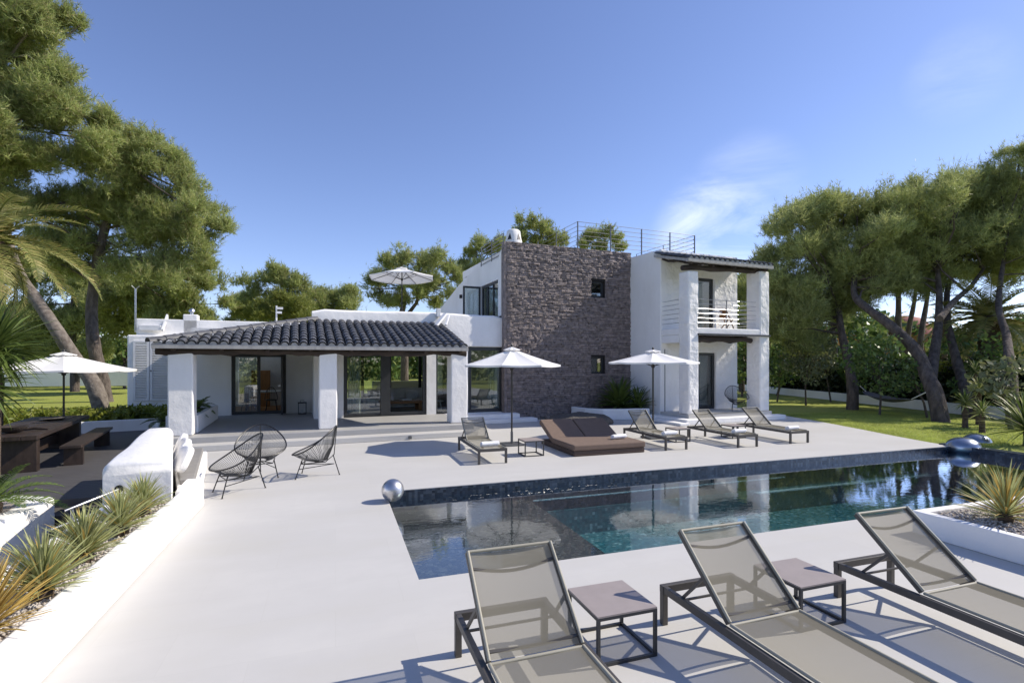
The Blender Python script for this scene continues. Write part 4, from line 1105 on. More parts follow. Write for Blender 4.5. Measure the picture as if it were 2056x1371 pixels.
# ------------------------------------------------------------------ sun loungers, side tables, towels
def lounger(label, x, y, W, group, L=2.0, H_=.33, back=R(41)):
    back += R(1.6) * math.sin(x * 7.3); x += .012 * math.sin(x * 11)
    """head end at +y; origin on the floor at the middle of the head end"""
    root = empty('sun_lounger', (x, y, 0), R(.7) * math.sin(x * 5.1)); tag(root, label, 'sun lounger', group)
    r = .05; hw = W / 2; yh = -.74
    f = MB()
    for s in (-1, 1): f.box(s * (hw - r / 2) - r / 2 * .8, s * (hw - r / 2) + r / 2 * .8, -L + .05, -.05, H_ - .062, H_ - .002)
    f.box(-hw, hw, -.05, 0, H_ - .062, H_).box(-hw, hw, -L, -L + .05, H_ - .062, H_)
    f.build('frame', M['taupe'], root, bevel=.004)
    for sx in (-1, 1):
        for yy in (-.025, -L + .025): MB().box(sx * (hw - .026) - .024, sx * (hw - .026) + .024, yy - .024, yy + .024, .001, H_ - .063).build('leg', M['taupe'], root, bevel=.003)
    fw_ = hw - .055
    # seat sling with a light sag
    sm = MB().grid(lambda i, j: (-fw_ + 2 * fw_ * j, yh - .02 + (-L + .03 - yh + .02) * i, H_ + .012 - .025 * math.sin(pi * j) * (1 if .02 < i < .98 else .3) ), 12, 8)
    seat = sm.build('seat_sling', M['sling'], root, smooth=True)
    pp = MB()
    for s in (-1, 1): pp.tube([(s * fw_, yh - .02, H_ + .012), (s * fw_, -L + .03, H_ + .012)], .013, 7)
    pp.tube([(-fw_, yh - .02, H_ + .008), (fw_, yh - .02, H_ + .008)], .012, 7); pp.build('piping', M['piping'], seat, smooth=True)
    # back
    bl = .73; c, s_ = math.cos(back), math.sin(back)
    def bp(x_, t, up=0): return Vector((x_, yh + t * c - up * s_, H_ + .012 + t * s_ + up * c))
    bk = MB().grid(lambda i, j: bp(-fw_ + 2 * fw_ * j, .01 + (bl - .02) * i, -.022 * math.sin(pi * j)), 10, 8).build('back_sling', M['sling'], root, smooth=True)
    bf = MB()
    for sx in (-1, 1): bf.bar(bp(sx * fw_, 0), bp(sx * fw_, bl), .028, .034, (0, -s_, c))
    arc = [bp(-fw_ + 2 * fw_ * k / 8, bl - .12 - .03 * math.sin(pi * k / 8) * 1, -.045 * math.sin(pi * k / 8)) for k in range(9)]
    bf.tube(arc, .012, 6); arc = [bp(-fw_ + 2 * fw_ * k / 8, .06, -.035 * math.sin(pi * k / 8)) for k in range(9)]; bf.tube(arc, .012, 6)
    bf.build('back_frame', M['taupe'], root)
    p2 = MB(); 
    for sx in (-1, 1): p2.tube([bp(sx * fw_, 0, .022), bp(sx * fw_, bl, .022)], .012, 7)
    p2.tube([bp(-fw_, bl, .01), bp(fw_, bl, .01)], .012, 7); p2.build('piping', M['piping'], bk, smooth=True)
    pr = MB()
    for sx in (-1, 1): pr.bar(bp(sx * (fw_ + .005), .34, -.02), (sx * (fw_ + .02), -.22, H_ - .05), .018, .022)
    pr.bar((-fw_ - .02, -.22, H_ - .05), (fw_ + .02, -.22, H_ - .05), .016, .016); pr.build('back_prop', M['taupe'], root)
    return root
def side_table(label, x, y, s=.50, h=.37, group='square side tables'):
    root = empty('side_table', (x, y, 0)); tag(root, label, 'side table', group)
    MB().box(-s / 2, s / 2, -s / 2, s / 2, h - .012, h).build('table_top', M['tabletop'], root)
    b = .022; q = s / 2 - b / 2
    for nm_, zz in (('upper_frame', h - .013 - b), ('lower_frame', .001)):
        fr = MB()
        for a in (-1, 1): fr.box(-s / 2 + b, s / 2 - b, a * q - b / 2, a * q + b / 2, zz, zz + b).box(a * q - b / 2, a * q + b / 2, -s / 2, s / 2, zz, zz + b)
        fr.build(nm_, M['dark_frame'], root)
    for sx in (-1, 1):
        for sy in (-1, 1): MB().box(sx * q - b / 2 - .001, sx * q + b / 2 + .001, sy * q - b / 2 - .001, sy * q + b / 2 + .001, .001, h - .0125).build('leg', M['dark_frame'], root)
    return root
GN = 'sun loungers on the near side of pool'; GF = 'towel loungers on the far side of pool'
lounger('taupe mesh sun lounger at row end away from the white yucca planter', 1.21, 3.79, .75, GN)
lounger('taupe mesh sun lounger standing between two square side tables', 2.95, 3.69, .75, GN)
lounger('taupe mesh sun lounger beside the white yucca planter', 4.80, 3.58, .75, GN)
lounger('taupe mesh lounger with towel beside parasol pole, apart from other towel loungers', 3.25, 12.62, .66, GF)
lounger('taupe mesh lounger with towel next to the brown daybed, backrest half shaded', 8.08, 12.80, .66, GF)
lounger('taupe mesh lounger with towel in front of tower steps, between two low tables', 10.08, 12.55, .66, GF)
lounger('taupe mesh lounger with towel nearest the lawn edge', 11.95, 12.62, .66, GF)
side_table('square taupe side table by pool next to the row end lounger', 2.03, 3.53)
side_table('square taupe side table by pool next to planter side lounger', 3.83, 3.43)
side_table('small square side table between parasol pole and brown daybed', 4.40, 11.40, .48)
side_table('small square side table between the half shaded lounger and tower lounger', 9.05, 12.05, .48)
side_table('small square side table between tower lounger and lawn edge lounger', 11.02, 12.10, .48)
def towel(label, x, y, z, rz=0):
    mb = MB(); n, m = 14, 10; L = .42
    for i in range(m + 1):
        t = i / m; rr_ = .062 * (1 + .05 * math.sin(t * 17)) * (.8 if i in (0, m) else 1)
        for k in range(n):
            a = 2 * pi * k / n; mb.v.append((-L / 2 + L * t, rr_ * math.cos(a) * 1.15, .056 + rr_ * .9 * math.sin(a) * (1.02 if k % 3 else .97)))
    for i in range(m):
        for k in range(n): l = (k + 1) % n; mb.f.append((i * n + k, i * n + l, (i + 1) * n + l, (i + 1) * n + k))
    mb.f.append(tuple(range(n))[::-1]); mb.f.append(tuple(m * n + k for k in range(n)))
    root = empty('rolled_towel', (x, y, z), rz); tag(root, label, 'towel', 'rolled white towels')
    mb.build('roll', M['towel'], root, smooth=True)
    MB().grid(lambda i, j: (-L / 2 + .01 + (L - .02) * i, -.078 * math.cos(.1 + 1.3 * j), .056 + .064 * math.sin(.1 + 1.3 * j)), 8, 6).build('flap', M['towel'], root, smooth=True)
    return root
for (x, y, lab) in ((3.25, 10.95, 'rolled white towel on lounger beside parasol pole'), (8.08, 11.10, 'rolled white towel on half shaded lounger by daybed'),
                    (10.08, 10.86, 'rolled white towel on lounger before the tower steps'), (11.95, 10.90, 'rolled white towel on lounger at the lawn edge')):
    towel(lab, x, y, .327, R(3))
# daybed
db = empty('daybed', (6.2, 10.78, 0)); tag(db, 'wide brown double daybed with two raised backrests', 'daybed')
MB().box(-.95, .95, .02, 2.05, .002, .13).build('base', M['brown_weave'], db, bevel=.02)
MB().box(-.97, .97, 0, 1.32, .131, .27).build('mattress', M['brown_cushion'], db, bevel=.035, seg=3)
for sx in (-1, 1):
    T = Matrix.Translation((sx * .485, 1.33, .20)) @ Matrix.Rotation(R(25), 4, 'X')
    o = MB().box(-.475, .475, 0, .92, -.065, .07).build('backrest', M['brown_cushion'], db, bevel=.035, seg=3); o.matrix_local = T
    o = MB().bar((sx * .485, 1.95, .12), (sx * .485, 1.88, .40), .05, .03).build('back_prop', M['brown_weave'], db)
towel('rolled white towel on brown double daybed', 6.75, 11.35, .272, R(8))
# rounded dark rock mound at the foot of the stone wall
rk = MB().ellip((0, 0, .05), (1.35, .75, .36), 22, 12)
rr = random.Random(5)
rk.v = [(x * (1 + .06 * math.sin(7 * y + x * 4)), y * (1 + .06 * math.sin(5 * x)), max(.0, z + .03 * math.sin(9 * x + 3 * y))) for x, y, z in rk.v]
o = rk.build('rock_mound', M['dark_cover'], smooth=True); o.location = h2w(8.2, .5, 0); tag(o, 'low dark speckled rock mound behind the brown daybed', 'rock')

# ------------------------------------------------------------------ steel balls
def ball(label, x, y, z, r, mat):
    mb = MB().ellip((0, 0, 0), (r, r, r), 32, 20)
    o = mb.build('steel_ball', M[mat], smooth=True); o.location = (x, y, z); return tag(o, label, 'steel ball')
ball('brushed silver steel ball at the shallow pool corner', .86, 8.30, .175, .175, 'steel')
q = dp(1934, 899, 13.4); o = ball('blue grey polished ball at the deep pool end, beside its twin, nearer the terrace', q.x, q.y, q.z + .02, .37, 'ball_dark'); o.scale = (1, 1, .70)
q = dp(1961, 892, 14.3); o = ball('blue grey polished ball at the deep pool end, beside its twin, nearer the lawn', q.x, q.y, q.z + .03, .34, 'ball_dark'); o.scale = (1, 1, .80)

# ------------------------------------------------------------------ string chairs
def string_chair(label, x, y, z, rz, group='black string egg chairs'):
    root = empty('string_chair', (x, y, z), rz); tag(root, label, 'chair', group)
    N = 44; A = Vector((0, -.40, .43)); Bp = Vector((0, .40, .96)); ax = (Bp - A)
    rim = []
    for k in range(N):
        a = 2 * pi * k / N; s = (1 - math.cos(a)) / 2          # 0 front .. 1 top
        w = .41 * math.sin(a) * (1 - .16 * (s - .35)) * (1.0 + .12 * math.sin(pi * s))
        sag = -.09 * math.sin(pi * s)                            # rim dips at the sides
        rim.append(A + ax * s + Vector((w, 0, sag)))
    MB().tube(rim, .013, 6, closed=True).build('rim', M['black_steel'], root, smooth=True)
    c0 = Vector((0, .12, .27)); low = []
    for k in range(N):
        a = 2 * pi * k / N; low.append(c0 + Vector((.10 * math.sin(a), -.12 * math.cos(a), .02 * (1 - math.cos(a)))))
    cd = MB()
    for k in range(N):
        for q in (0, .5):
            p0 = rim[k].lerp(rim[(k + 1) % N], q); p1 = low[k].lerp(low[(k + 1) % N], q)
            mid = p0.lerp(p1, .5) + Vector((0, .03, -.045))
            cd.tube([p0, mid, p1], .0036, 3, cap=False)
    cd.tube(low, .008, 5, closed=True)
    stuff(cd.build('cords', M['plastic_cord'], root))
    fr = MB()
    fr.tube([(-.24, -.18, .36), (-.2, -.2, .27), (.2, -.2, .27), (.24, -.18, .36)], .009, 6)
    fr.tube([(-.2, -.2, .27), (0, .2, .26), (.2, -.2, .27)], .009, 6); fr.tube([(0, .2, .26), (0, .36, .40), (0, .41, .95)], .009, 6)
    fr.tube([(-.25, -.24, .18), (0, .36, .22), (.25, -.24, .18)], .008, 6); fr.build('seat_frame', M['black_steel'], root, smooth=True)
    for p, q in (((-.22, -.19, .34), (-.29, -.29, .006)), ((.22, -.19, .34), (.29, -.29, .006)), ((0, .34, .40), (0, .46, .006))):
        MB().tube([p, q], .010, 6).lathe([(.018, 0), (.018, .006)], 8, (q[0], q[1], .0005)).build('leg', M['black_steel'], root, smooth=True)
    return root
string_chair('black string egg chair turned sideways, next to the white sofa end', -1.58, 9.72, 0, R(-66))
string_chair('black string egg chair with tall back, facing the pool', -1.36, 10.95, 0, R(8))
string_chair('black string egg chair standing alone, seen from its side', -.38, 10.66, 0, R(-98))
p = h2w(14.95, -.15, .30); string_chair('black string egg chair under the balcony of the tower', p.x, p.y, .30, R(-20))

# ------------------------------------------------------------------ masonry sofa, planters and steps on the left
ms = empty('masonry_sofa', (-2.5, 10, 0)); tag(ms, 'white rounded masonry sofa with cushions beside the dark steps', 'sofa')
def W(*pts): return [(p[0] + 2.5, p[1] - 10) for p in pts]
bk = MB()
def sofa_back():
    n = 14; rows = []
    for i in range(n + 1):
        t = i / n; t = (0, .012)[i] if i < 2 else (1 - (0, .012)[n - i] if i > n - 2 else t); y = 8.12 + 3.3 * t; cx = -2.50 - .67 * t; hw = .40 - .17 * t; zt = .87 + .10 * t + .012 * math.sin(t * 11); en = .045 if i in (0, n) else 0; r = .13
        pr = [(cx - hw + en * .3, -.32 if t < .55 else 0.0), (cx - hw + en * .3, zt - r - en)]
        for k in range(1, 5): a = pi / 2 * k / 5; pr.append((cx - hw + en * .3 + r * (1 - math.cos(a)), zt - r - en + r * math.sin(a)))
        for k in range(0, 5): a = pi / 2 * k / 5; pr.append((cx + hw - en * .3 - r + r * math.sin(a), zt - r - en + r * math.cos(a)))
        pr += [(cx + hw - en * .3, zt - r - en), (cx + hw - en * .3, -.32 if t < .55 else 0.0)]
        rows.append([(a + 2.5, y - 10, b) for a, b in pr])
    m_ = len(rows[0]); vs = [p for r_ in rows for p in r_]; fs = [tuple(range(m_)), tuple(range(n * m_, n * m_ + m_))[::-1]]
    for i in range(n):
        for k in range(m_): l = (k + 1) % m_; fs.append((i * m_ + l, i * m_ + k, i * m_ + m_ + k, i * m_ + m_ + l))
    return MB().add(vs, fs)
sofa_back().build('backrest', M['plaster'], ms, smooth=True)
MB().prism(W((-2.26, 8.98), (-1.98, 8.98), (-2.55, 12.3), (-3.15, 12.3), (-2.96, 11.43), (-2.55, 10)), .002, .33).build('seat', M['plaster'], ms, bevel=.03)
MB().prism(W((-2.24, 9.02), (-2.04, 9.02), (-2.60, 12.2), (-3.08, 12.2), (-2.92, 11.43), (-2.52, 10)), .331, .42).build('seat_pad', M['grey_cushion'], ms, bevel=.02)
MB().prism(W((-2.09, 8.2), (-1.9, 8.2), (-1.9, 8.97), (-2.14, 8.97)), .002, .43).build('armrest', M['plaster'], ms, bevel=.025)
rr = random.Random(3)
for i, (y, x, tz) in enumerate(((9.30, -2.26, 24), (9.75, -2.38, 0), (10.3, -2.52, 20), (10.9, -2.70, 6))):
    o = MB().ellip((0, 0, 0), (.22, .075, .21), 18, 12, e=.55).build('scatter_cushion', M['white_cushion']); o.location = (x, y, .68); o.rotation_euler = (R(-24), R(rr.uniform(-9, 9)), R(-86 + tz))
    tag(o, ['plump white cushion on the masonry sofa, next to the near armrest', 'white cushion leaning crooked on masonry sofa, second from armrest', 'white cushion third from the armrest of masonry sofa', 'white cushion at the porch end of masonry sofa'][i], 'cushion')
# long planter along the terrace edge
lp = empty('long_planter', (-2.3, 6, 0)); tag(lp, 'long low white planter wall with yuccas along the terrace edge', 'planter')
MB().box(.28, .40, -6.5, 2.195, .001, .43).build('wall', M['plaster'], lp, bevel=.025)
MB().box(-.42, -.32, -6.5, 2.08, -1.0, .43).build('wall', M['plaster'], lp, bevel=.025)
MB().box(-.319, .279, -6.5, 2.08, -.9, .34).build('gravel_bed', M['gravel_bed'], lp)
def pebbles(x0, x1, y0, y1, z, n, r, seed):
    rng = np.random.default_rng(seed); oct_ = np.array([(1, 0, 0), (0, 1, 0), (-1, 0, 0), (0, -1, 0), (0, 0, 1), (0, 0, -1)], float)
    tri = np.array([(0, 1, 4), (1, 2, 4), (2, 3, 4), (3, 0, 4), (1, 0, 5), (2, 1, 5), (3, 2, 5), (0, 3, 5)])
    c = np.stack([rng.uniform(x0, x1, n), rng.uniform(y0, y1, n), z + rng.uniform(-.004, .012, n)], 1)
    s = r * rng.uniform(.6, 1.5, (n, 1, 3)) * np.array([1, 1, .7]); a = rng.uniform(0, 6.28, n)
    rot = np.stack([np.stack([np.cos(a), -np.sin(a), 0 * a], 1), np.stack([np.sin(a), np.cos(a), 0 * a], 1), np.stack([0 * a, 0 * a, 0 * a + 1], 1)], 1)
    v = (oct_[None] * s + rng.normal(0, .15 * r, (n, 6, 3))); v = np.einsum('nij,nkj->nki', rot, v) + c[:, None]
    return v.reshape(-1, 3), (tri[None] + 6 * np.arange(n)[:, None, None]).reshape(-1, 3)
v_, f_ = pebbles(-.31, .27, -3.2, 2.05, .345, 5200, .017, 4)
stuff(link('pebbles', np_mesh('pebbles', v_, f_, M['gravel']), lp))
YL = ['golden dry yucca with upright straw blades in long white planter', 'green yucca next to the golden dry one in long planter', 'green yucca in middle of the long planter row',
      'green yucca second from the masonry sofa in long planter', 'green yucca closest to the masonry sofa in long planter']
for i, (y, L) in enumerate(((4.25, .50), (5.00, .56), (5.78, .54), (6.55, .54), (7.32, .50))):
    if i == 0: yucca(YL[0], (-2.2, y + .1, .36), 170, .50, ['blade_gold'], 60, el=(14, 88), w=.019, bend=.25)
    else: yucca(YL[i], (-2.20 + .03 * (i % 2), y, .37), 230, L * .80, ['blade'] * 9 + ['blade_gold'], 60 + i, el=(13, 84), w=.021, bend=.26)
# right planter with yuccas
rp_ = empty('white_planter', (8.3, 3.0, 0)); tag(rp_, 'square white planter with yuccas and white gravel beside loungers', 'planter')
MB().prism([(-1.25, -2.2), (1.6, -2.2), (1.6, 1.57), (-1.25, 1.57)], .001, .25).build('bed', M['gravel_bed'], rp_)
MB().box(-1.262, -1.14, -2.2, 1.58, .002, .295).build('wall', M['plaster'], rp_, bevel=.012)
MB().box(-1.138, 1.6, 1.46, 1.58, .002, .294).build('wall', M['plaster'], rp_, bevel=.012)
MB().lathe([(.001, 0), (.05, 0), (.05, .03), (.035, .035)], 14).xf(Matrix.Translation((-1.263, .02, .12)) @ Matrix.Rotation(R(-90), 4, 'Y')).build('spot_light', M['black_steel'], rp_)
v_, f_ = pebbles(-1.12, .6, -1.2, 1.44, .258, 3200, .02, 9)
stuff(link('pebbles', np_mesh('pebbles', v_, f_, M['gravel']), rp_))
yucca('grey green yucca in the square white planter by pool', (7.72, 3.95, .27), 130, .62, ['blade', 'blade', 'blade_gold'], 80, el=(2, 86), w=.026, bend=.22)
yucca('straw coloured grassy yucca at the edge of square white planter', (7.85, 3.05, .27), 90, .50, ['blade_gold'], 81, el=(0, 80), w=.018, bend=.5)

# ------------------------------------------------------------------ handrail, table, bench on the dark boards
h = empty('handrail', (-3.05, 8.1, -.6)); tag(h, 'short steel handrail on the sofa end above dark steps', 'handrail')
MB().tube([(.35, 0.0, 1.13), (.35, -.06, 1.13), (-.05, -.45, 1.0)], .014, 8).build('rail', M['steel'], h, smooth=True)
MB().lathe([(.05, 0), (.05, .02)], 12).xf(Matrix.Translation((.35, -.0, 1.13)) @ Matrix.Rotation(R(90), 4, 'X')).build('wall_flange', M['black_steel'], h)
MB().tube([(-.0, -.40, .001), (-.0, -.40, 1.0)], .018, 8).tube([(-.16, -.5, .80), (.28, -.12, .92)], .016, 8).build('post', M['steel'], h, smooth=True)
c0, c1 = Vector((-5.57, 12.62, 0)), Vector((-6.38, 17.1, 0)); ydir = (c1 - c0).normalized(); xdir = Vector((ydir.y, -ydir.x, 0)); tr = math.atan2(-ydir.x, ydir.y)
def tloc(a, b, z=0): return c0 - xdir * a + ydir * b + Vector((0, 0, z + .006))
tb = empty('dining_table', tloc(.6, 2.27), tr); tag(tb, 'long heavy dark wood dining table on the dark boards', 'table')
for i in range(5): MB().box(-.6 + .242 * i, -.6 + .242 * i + .232, -2.27, 2.27, .66, .75).build('plank', M['dark_wood'], tb, bevel=.008)
MB().box(-.55, .55, -2.05, -1.85, .001, .659).build('leg', M['dark_wood'], tb, bevel=.01)
MB().box(-.55, .55, 1.4, 1.6, .001, .659).build('leg', M['dark_wood'], tb, bevel=.01)
MB().box(-.12, .12, -1.85, 1.4, .15, .4).build('stretcher', M['dark_wood'], tb)
bn = empty('bench', tloc(-.42, 2.2), tr); tag(bn, 'long dark wooden bench alongside the heavy dining table', 'bench')
MB().box(-.18, .18, -1.75, 1.75, .39, .45).build('seat', M['dark_wood'], bn, bevel=.008)
for yy in (-1.45, 1.45): MB().box(-.16, .16, yy - .06, yy + .06, .001, .389).build('leg', M['dark_wood'], bn)
o = MB().lathe([(.05, .0), (.16, .03), (.22, .09), (.24, .13), (.21, .12), (.14, .05), (.03, .03)], 18).build('bowl', M['logwood'], smooth=True); o.location = tloc(.55, .75, .75); tag(o, 'dark rustic bowl near the close end of dining table', 'bowl')
o = MB().lathe([(.05, .0), (.18, .015), (.27, .05), (.25, .045), (.1, .02)], 18).build('bowl', M['dark_cover'], smooth=True); o.location = tloc(.5, 3.4, .75); tag(o, 'flat dark plate near parasol end of dining table', 'plate')
o = MB().tube([(-.2, 0, .02), (0, .05, .05), (.25, .02, .02)], [.02, .035, .015], 7).build('driftwood', M['logwood'], smooth=True); o.location = tloc(.3, 1.0, .75); tag(o, 'piece of driftwood beside the rustic bowl on dining table', 'driftwood')
# low white retaining wall behind
rw = MB(); q = [(-13, 19.35), (-8.9, 18.7), (-7.0, 19.4), (-5.5, 19.75), (-4.9, 18.6), (-4.6, 17.2)]
for a, b in zip(q, q[1:]): rw.bar((*a, .18), (*b, .18), .22, .35)
o = rw.build('retaining_wall', M['plaster']); tag(o, 'low white retaining wall behind the dark wooden bench', 'wall')
# left bowl planter with cycad and small shrub
bpn = empty('curved_white_planter', (-4.45, 8.9, -1.0)); tag(bpn, 'curved white planter with a cycad left of dark steps', 'planter')
pl = [(.42, .75), (.50, .1), (.42, -.6), (.1, -1.4), (-.6, -2.2), (-1.6, -2.4), (-1.6, 1.2), (-.3, 1.15)]
MB().prism(pl, 0, 1.16).build('wall', M['plaster'], bpn, bevel=.06, seg=4)
MB().prism([(x * .72 - .15, y * .8 - .1) for x, y in pl], 1.161, 1.172).build('gravel', M['gravel_bed'], bpn)
def cycad(label, base, n, L, el, seed, mat='cycad', trunk=.12, nl=34, wl=.16, droop=(.15, -.9), cat='plant', name='cycad'):
    root = empty(name, base); tag(root, label, cat)
    MB().lathe([(.05, -.03), (.11, .02), (.12, trunk), (.05, trunk + .08)], 10).build('stem', M['palm_trunk'], root, smooth=True)
    fronds(root, n, L, el, mat, seed, nl=nl, wl=wl, droop=droop, z=trunk + .02, lw=.02, curl=.15, vup=.25)
    return root
cycad('green cycad in the curved white planter beside dark steps', (-4.35, 8.75, .172), 16, .85, (5, 70), 5)
def bush(label, base, centers, radii, mat, dens, size, seed, name='shrub', cat='shrub', flat=.9, asp=.5, group=None):
    root = empty(name, base); tag(root, label, cat, group)
    rng = np.random.default_rng(seed)
    st_ = MB()
    for c in centers: st_.tube([(0, 0, -.03), (c[0] * .5, c[1] * .5, c[2] * .45), c], [.03, .02, .008], 5)
    st_.build('stems', M['bark'], root)
    link('foliage', leaf_mesh('foliage', rng, centers, radii, M[mat], dens, size, flat, .5, asp), root); return root
bush('small olive brown shrub below the curved white planter', (-3.55, 7.1, -.92), [(-.05, 0, .35), (.1, .1, .28), (-.2, -.1, .3)], [.26, .2, .22], 'leaf_olive', 4200, .03, 3)

# ------------------------------------------------------------------ vegetation, left side
pine('tall pine with upright trunk behind left parasol, crown spreading over white utility wing', 24.5,
     [(250, 300, 42), (300, 305, 38), (335, 345, 42), (372, 395, 42), (415, 440, 30), (435, 445, 20), (400, 480, 38), (340, 430, 55), (285, 370, 55), (225, 340, 48), (240, 430, 55),
      (300, 490, 55), (360, 510, 42), (200, 420, 55), (160, 380, 55), (250, 530, 45), (330, 545, 40), (180, 500, 45), (130, 450, 55), (380, 460, 40), (290, 440, 50), (220, 290, 35), (305, 290, 20), (348, 320, 22), (95, 420, 50), (60, 470, 50), (110, 510, 45), (150, 540, 40)],
     [(218, 806), (205, 765), (188, 690), (184, 620), (192, 550), (205, 480), (230, 400), (255, 330)], 0.33, 101, gz=.3, fat=.76, span=2.6, dens=120, nneed=10, limbs=.7, nw=.034)
pine('huge leaning pine with pale scarred trunk at the left edge', 21.5,
     [(20, 30, 62), (75, 20, 45), (115, 45, 32), (100, 85, 34), (40, 110, 60), (100, 175, 48), (145, 165, 28), (190, 225, 35), (205, 270, 26), (135, 240, 55), (60, 220, 62), (20, 310, 62), (90, 320, 55), (160, 310, 50),
      (190, 300, 30), (-40, 60, 70), (-60, 200, 80), (-40, 330, 80), (10, 180, 60), (130, 20, 18), (50, -30, 50), (-20, -60, 70)],
     [(212, 808), (190, 775), (150, 720), (115, 665), (75, 605), (45, 560), (20, 500), (0, 400), (-10, 250), (0, 120)], 0.31, 102, gz=.3, span=2.6, dens=120, nneed=10, limbs=.7, nw=.034, bark='bark_pale')
pine('dark bushy pine behind the leaning trunk beyond left lawn', 33,
     [(60, 560, 50), (120, 560, 55), (190, 590, 55), (250, 600, 50), (90, 640, 50), (160, 650, 50), (230, 660, 45), (40, 640, 50), (130, 700, 40), (60, 690, 40), (260, 650, 35), (290, 590, 40), (200, 700, 35)],
     [(150, 790), (150, 740), (145, 660), (150, 570)], .3, 103, gz=.3, span=2.0, mat='pine_dark', dens=85, nneed=8, nw=.045)
pine('round olive pine behind the white utility wing', 32,
     [(320, 560, 40), (370, 555, 42), (400, 580, 38), (430, 570, 22), (440, 605, 20), (340, 610, 45), (290, 620, 40), (390, 625, 40), (420, 640, 30), (300, 660, 30), (360, 650, 40)],
     [(360, 780), (360, 700), (365, 600)], .25, 104, gz=.3, span=2.0, dens=85, nneed=8, nw=.045)
# pines behind the house
BG = 'pines behind the villa roof'
pine('pine with high twin tops behind the flat roof, left of rooftop parasol', 46,
     [(532, 560, 20), (560, 560, 26), (590, 570, 28), (620, 590, 28), (540, 600, 30), (580, 610, 32), (610, 625, 26), (640, 620, 26), (500, 600, 26), (515, 580, 20), (560, 540, 12), (535, 640, 30), (590, 650, 30)],
     [(570, 780), (570, 700), (572, 580)], .3, 105, span=2.6, dens=50, nneed=8, nw=.06, group=BG, nl=.24)
pine('yellow green young pine behind the porch roof ridge', 40,
     [(520, 620, 20), (545, 630, 22), (580, 630, 30), (600, 615, 22), (560, 600, 14), (630, 640, 20), (575, 605, 14), (500, 635, 18), (480, 630, 16)],
     [(575, 780), (575, 700), (575, 630)], .2, 106, span=1.6, mat='pine_yellow', dens=60, nneed=8, nw=.055, group=BG, nl=.22)
pine('low pine against the sky at right of twin topped pine', 48,
     [(660, 595, 20), (690, 600, 24), (710, 595, 18), (680, 625, 26), (710, 620, 20), (650, 625, 24), (725, 640, 14), (640, 590, 10)],
     [(690, 780), (690, 700), (690, 610)], .25, 107, span=2.0, mat='pine_dark', dens=50, nneed=8, nw=.06, group=BG, nl=.24)
pine('small dark pine between the olive pine and twin topped pine', 50,
     [(470, 605, 14), (492, 600, 16), (480, 630, 20), (505, 635, 18), (465, 645, 16)], [(485, 780), (485, 700), (485, 610)], .2, 108, span=1.4, mat='pine_dark', dens=50, nneed=8, nw=.06, group=BG, nl=.24)
pine('broad umbrella pine behind the rooftop parasol', 36,
     [(765, 560, 22), (780, 530, 20), (810, 522, 22), (845, 525, 24), (880, 530, 22), (905, 545, 20), (920, 570, 16), (765, 590, 22), (800, 560, 28), (840, 565, 30), (880, 570, 28), (905, 595, 20), (800, 595, 24), (760, 570, 18), (850, 600, 20), (875, 610, 18), (785, 610, 14)],
     [(812, 780), (812, 700), (806, 640), (812, 600), (808, 560)], .3, 109, span=2.4, dens=62, nneed=9, nw=.05, group=BG, nl=.2, extra_trunks=(([(812, 640), (835, 610), (850, 580)], .16),))
pine('pine rising behind curved side wall of villa', 40,
     [(945, 510, 20), (965, 500, 16), (985, 505, 14), (945, 545, 20), (925, 560, 14), (960, 535, 20), (1000, 490, 14), (930, 530, 14), (1010, 510, 18)], [(960, 780), (960, 650), (960, 530)], .25, 110, span=1.8, dens=55, nneed=8, nw=.055, group=BG, nl=.2)
pine('pine top beside the white roof chimney', 44,
     [(1045, 462, 14), (1070, 455, 18), (1095, 462, 20), (1115, 475, 18), (1130, 490, 12), (1080, 485, 22), (1050, 485, 18), (1110, 495, 18)], [(1085, 780), (1085, 600), (1085, 480)], .25, 111, span=1.8, dens=55, nneed=8, nw=.06, group=BG, nl=.2)
pine('pine top behind the roof terrace rails', 44,
     [(1180, 475, 14), (1195, 468, 14), (1215, 472, 16), (1235, 480, 14), (1250, 495, 12), (1205, 495, 20), (1175, 495, 16)], [(1205, 780), (1205, 600), (1205, 490)], .25, 112, span=1.6, dens=55, nneed=8, nw=.06, group=BG, nl=.2)

# palm at the far left, only fronds in view
q = dp(-25, 490, 12.6); b = Vector((q.x, q.y, 0))
palm('feathery palm with yellowing fronds at the left edge', b, [(.0, 0, -.1), (.05, 0, 1.5), (.05, .05, 3.4), (0, 0, q.z)], .24, 44, 2.6, (-65, 70), 'palm', 21, nl=60, wl=.42, droop=(.25, -1.3), lw=.028, curl=.6)
# big yucca in front at the left edge
yucca('large glossy green yucca at left edge beside the dining table', dp(-12, 790, 9.4).to_2d().to_3d(), 240, 1.05, ['blade_green'], 90, el=(-58, 88), w=.062, bend=.4, trunk=2.36)
yucca('second glossy yucca head below the large one at left edge', dp(-40, 790, 9.1).to_2d().to_3d(), 150, 1.0, ['blade_green'], 91, el=(-50, 85), w=.055, bend=.4, trunk=1.72)
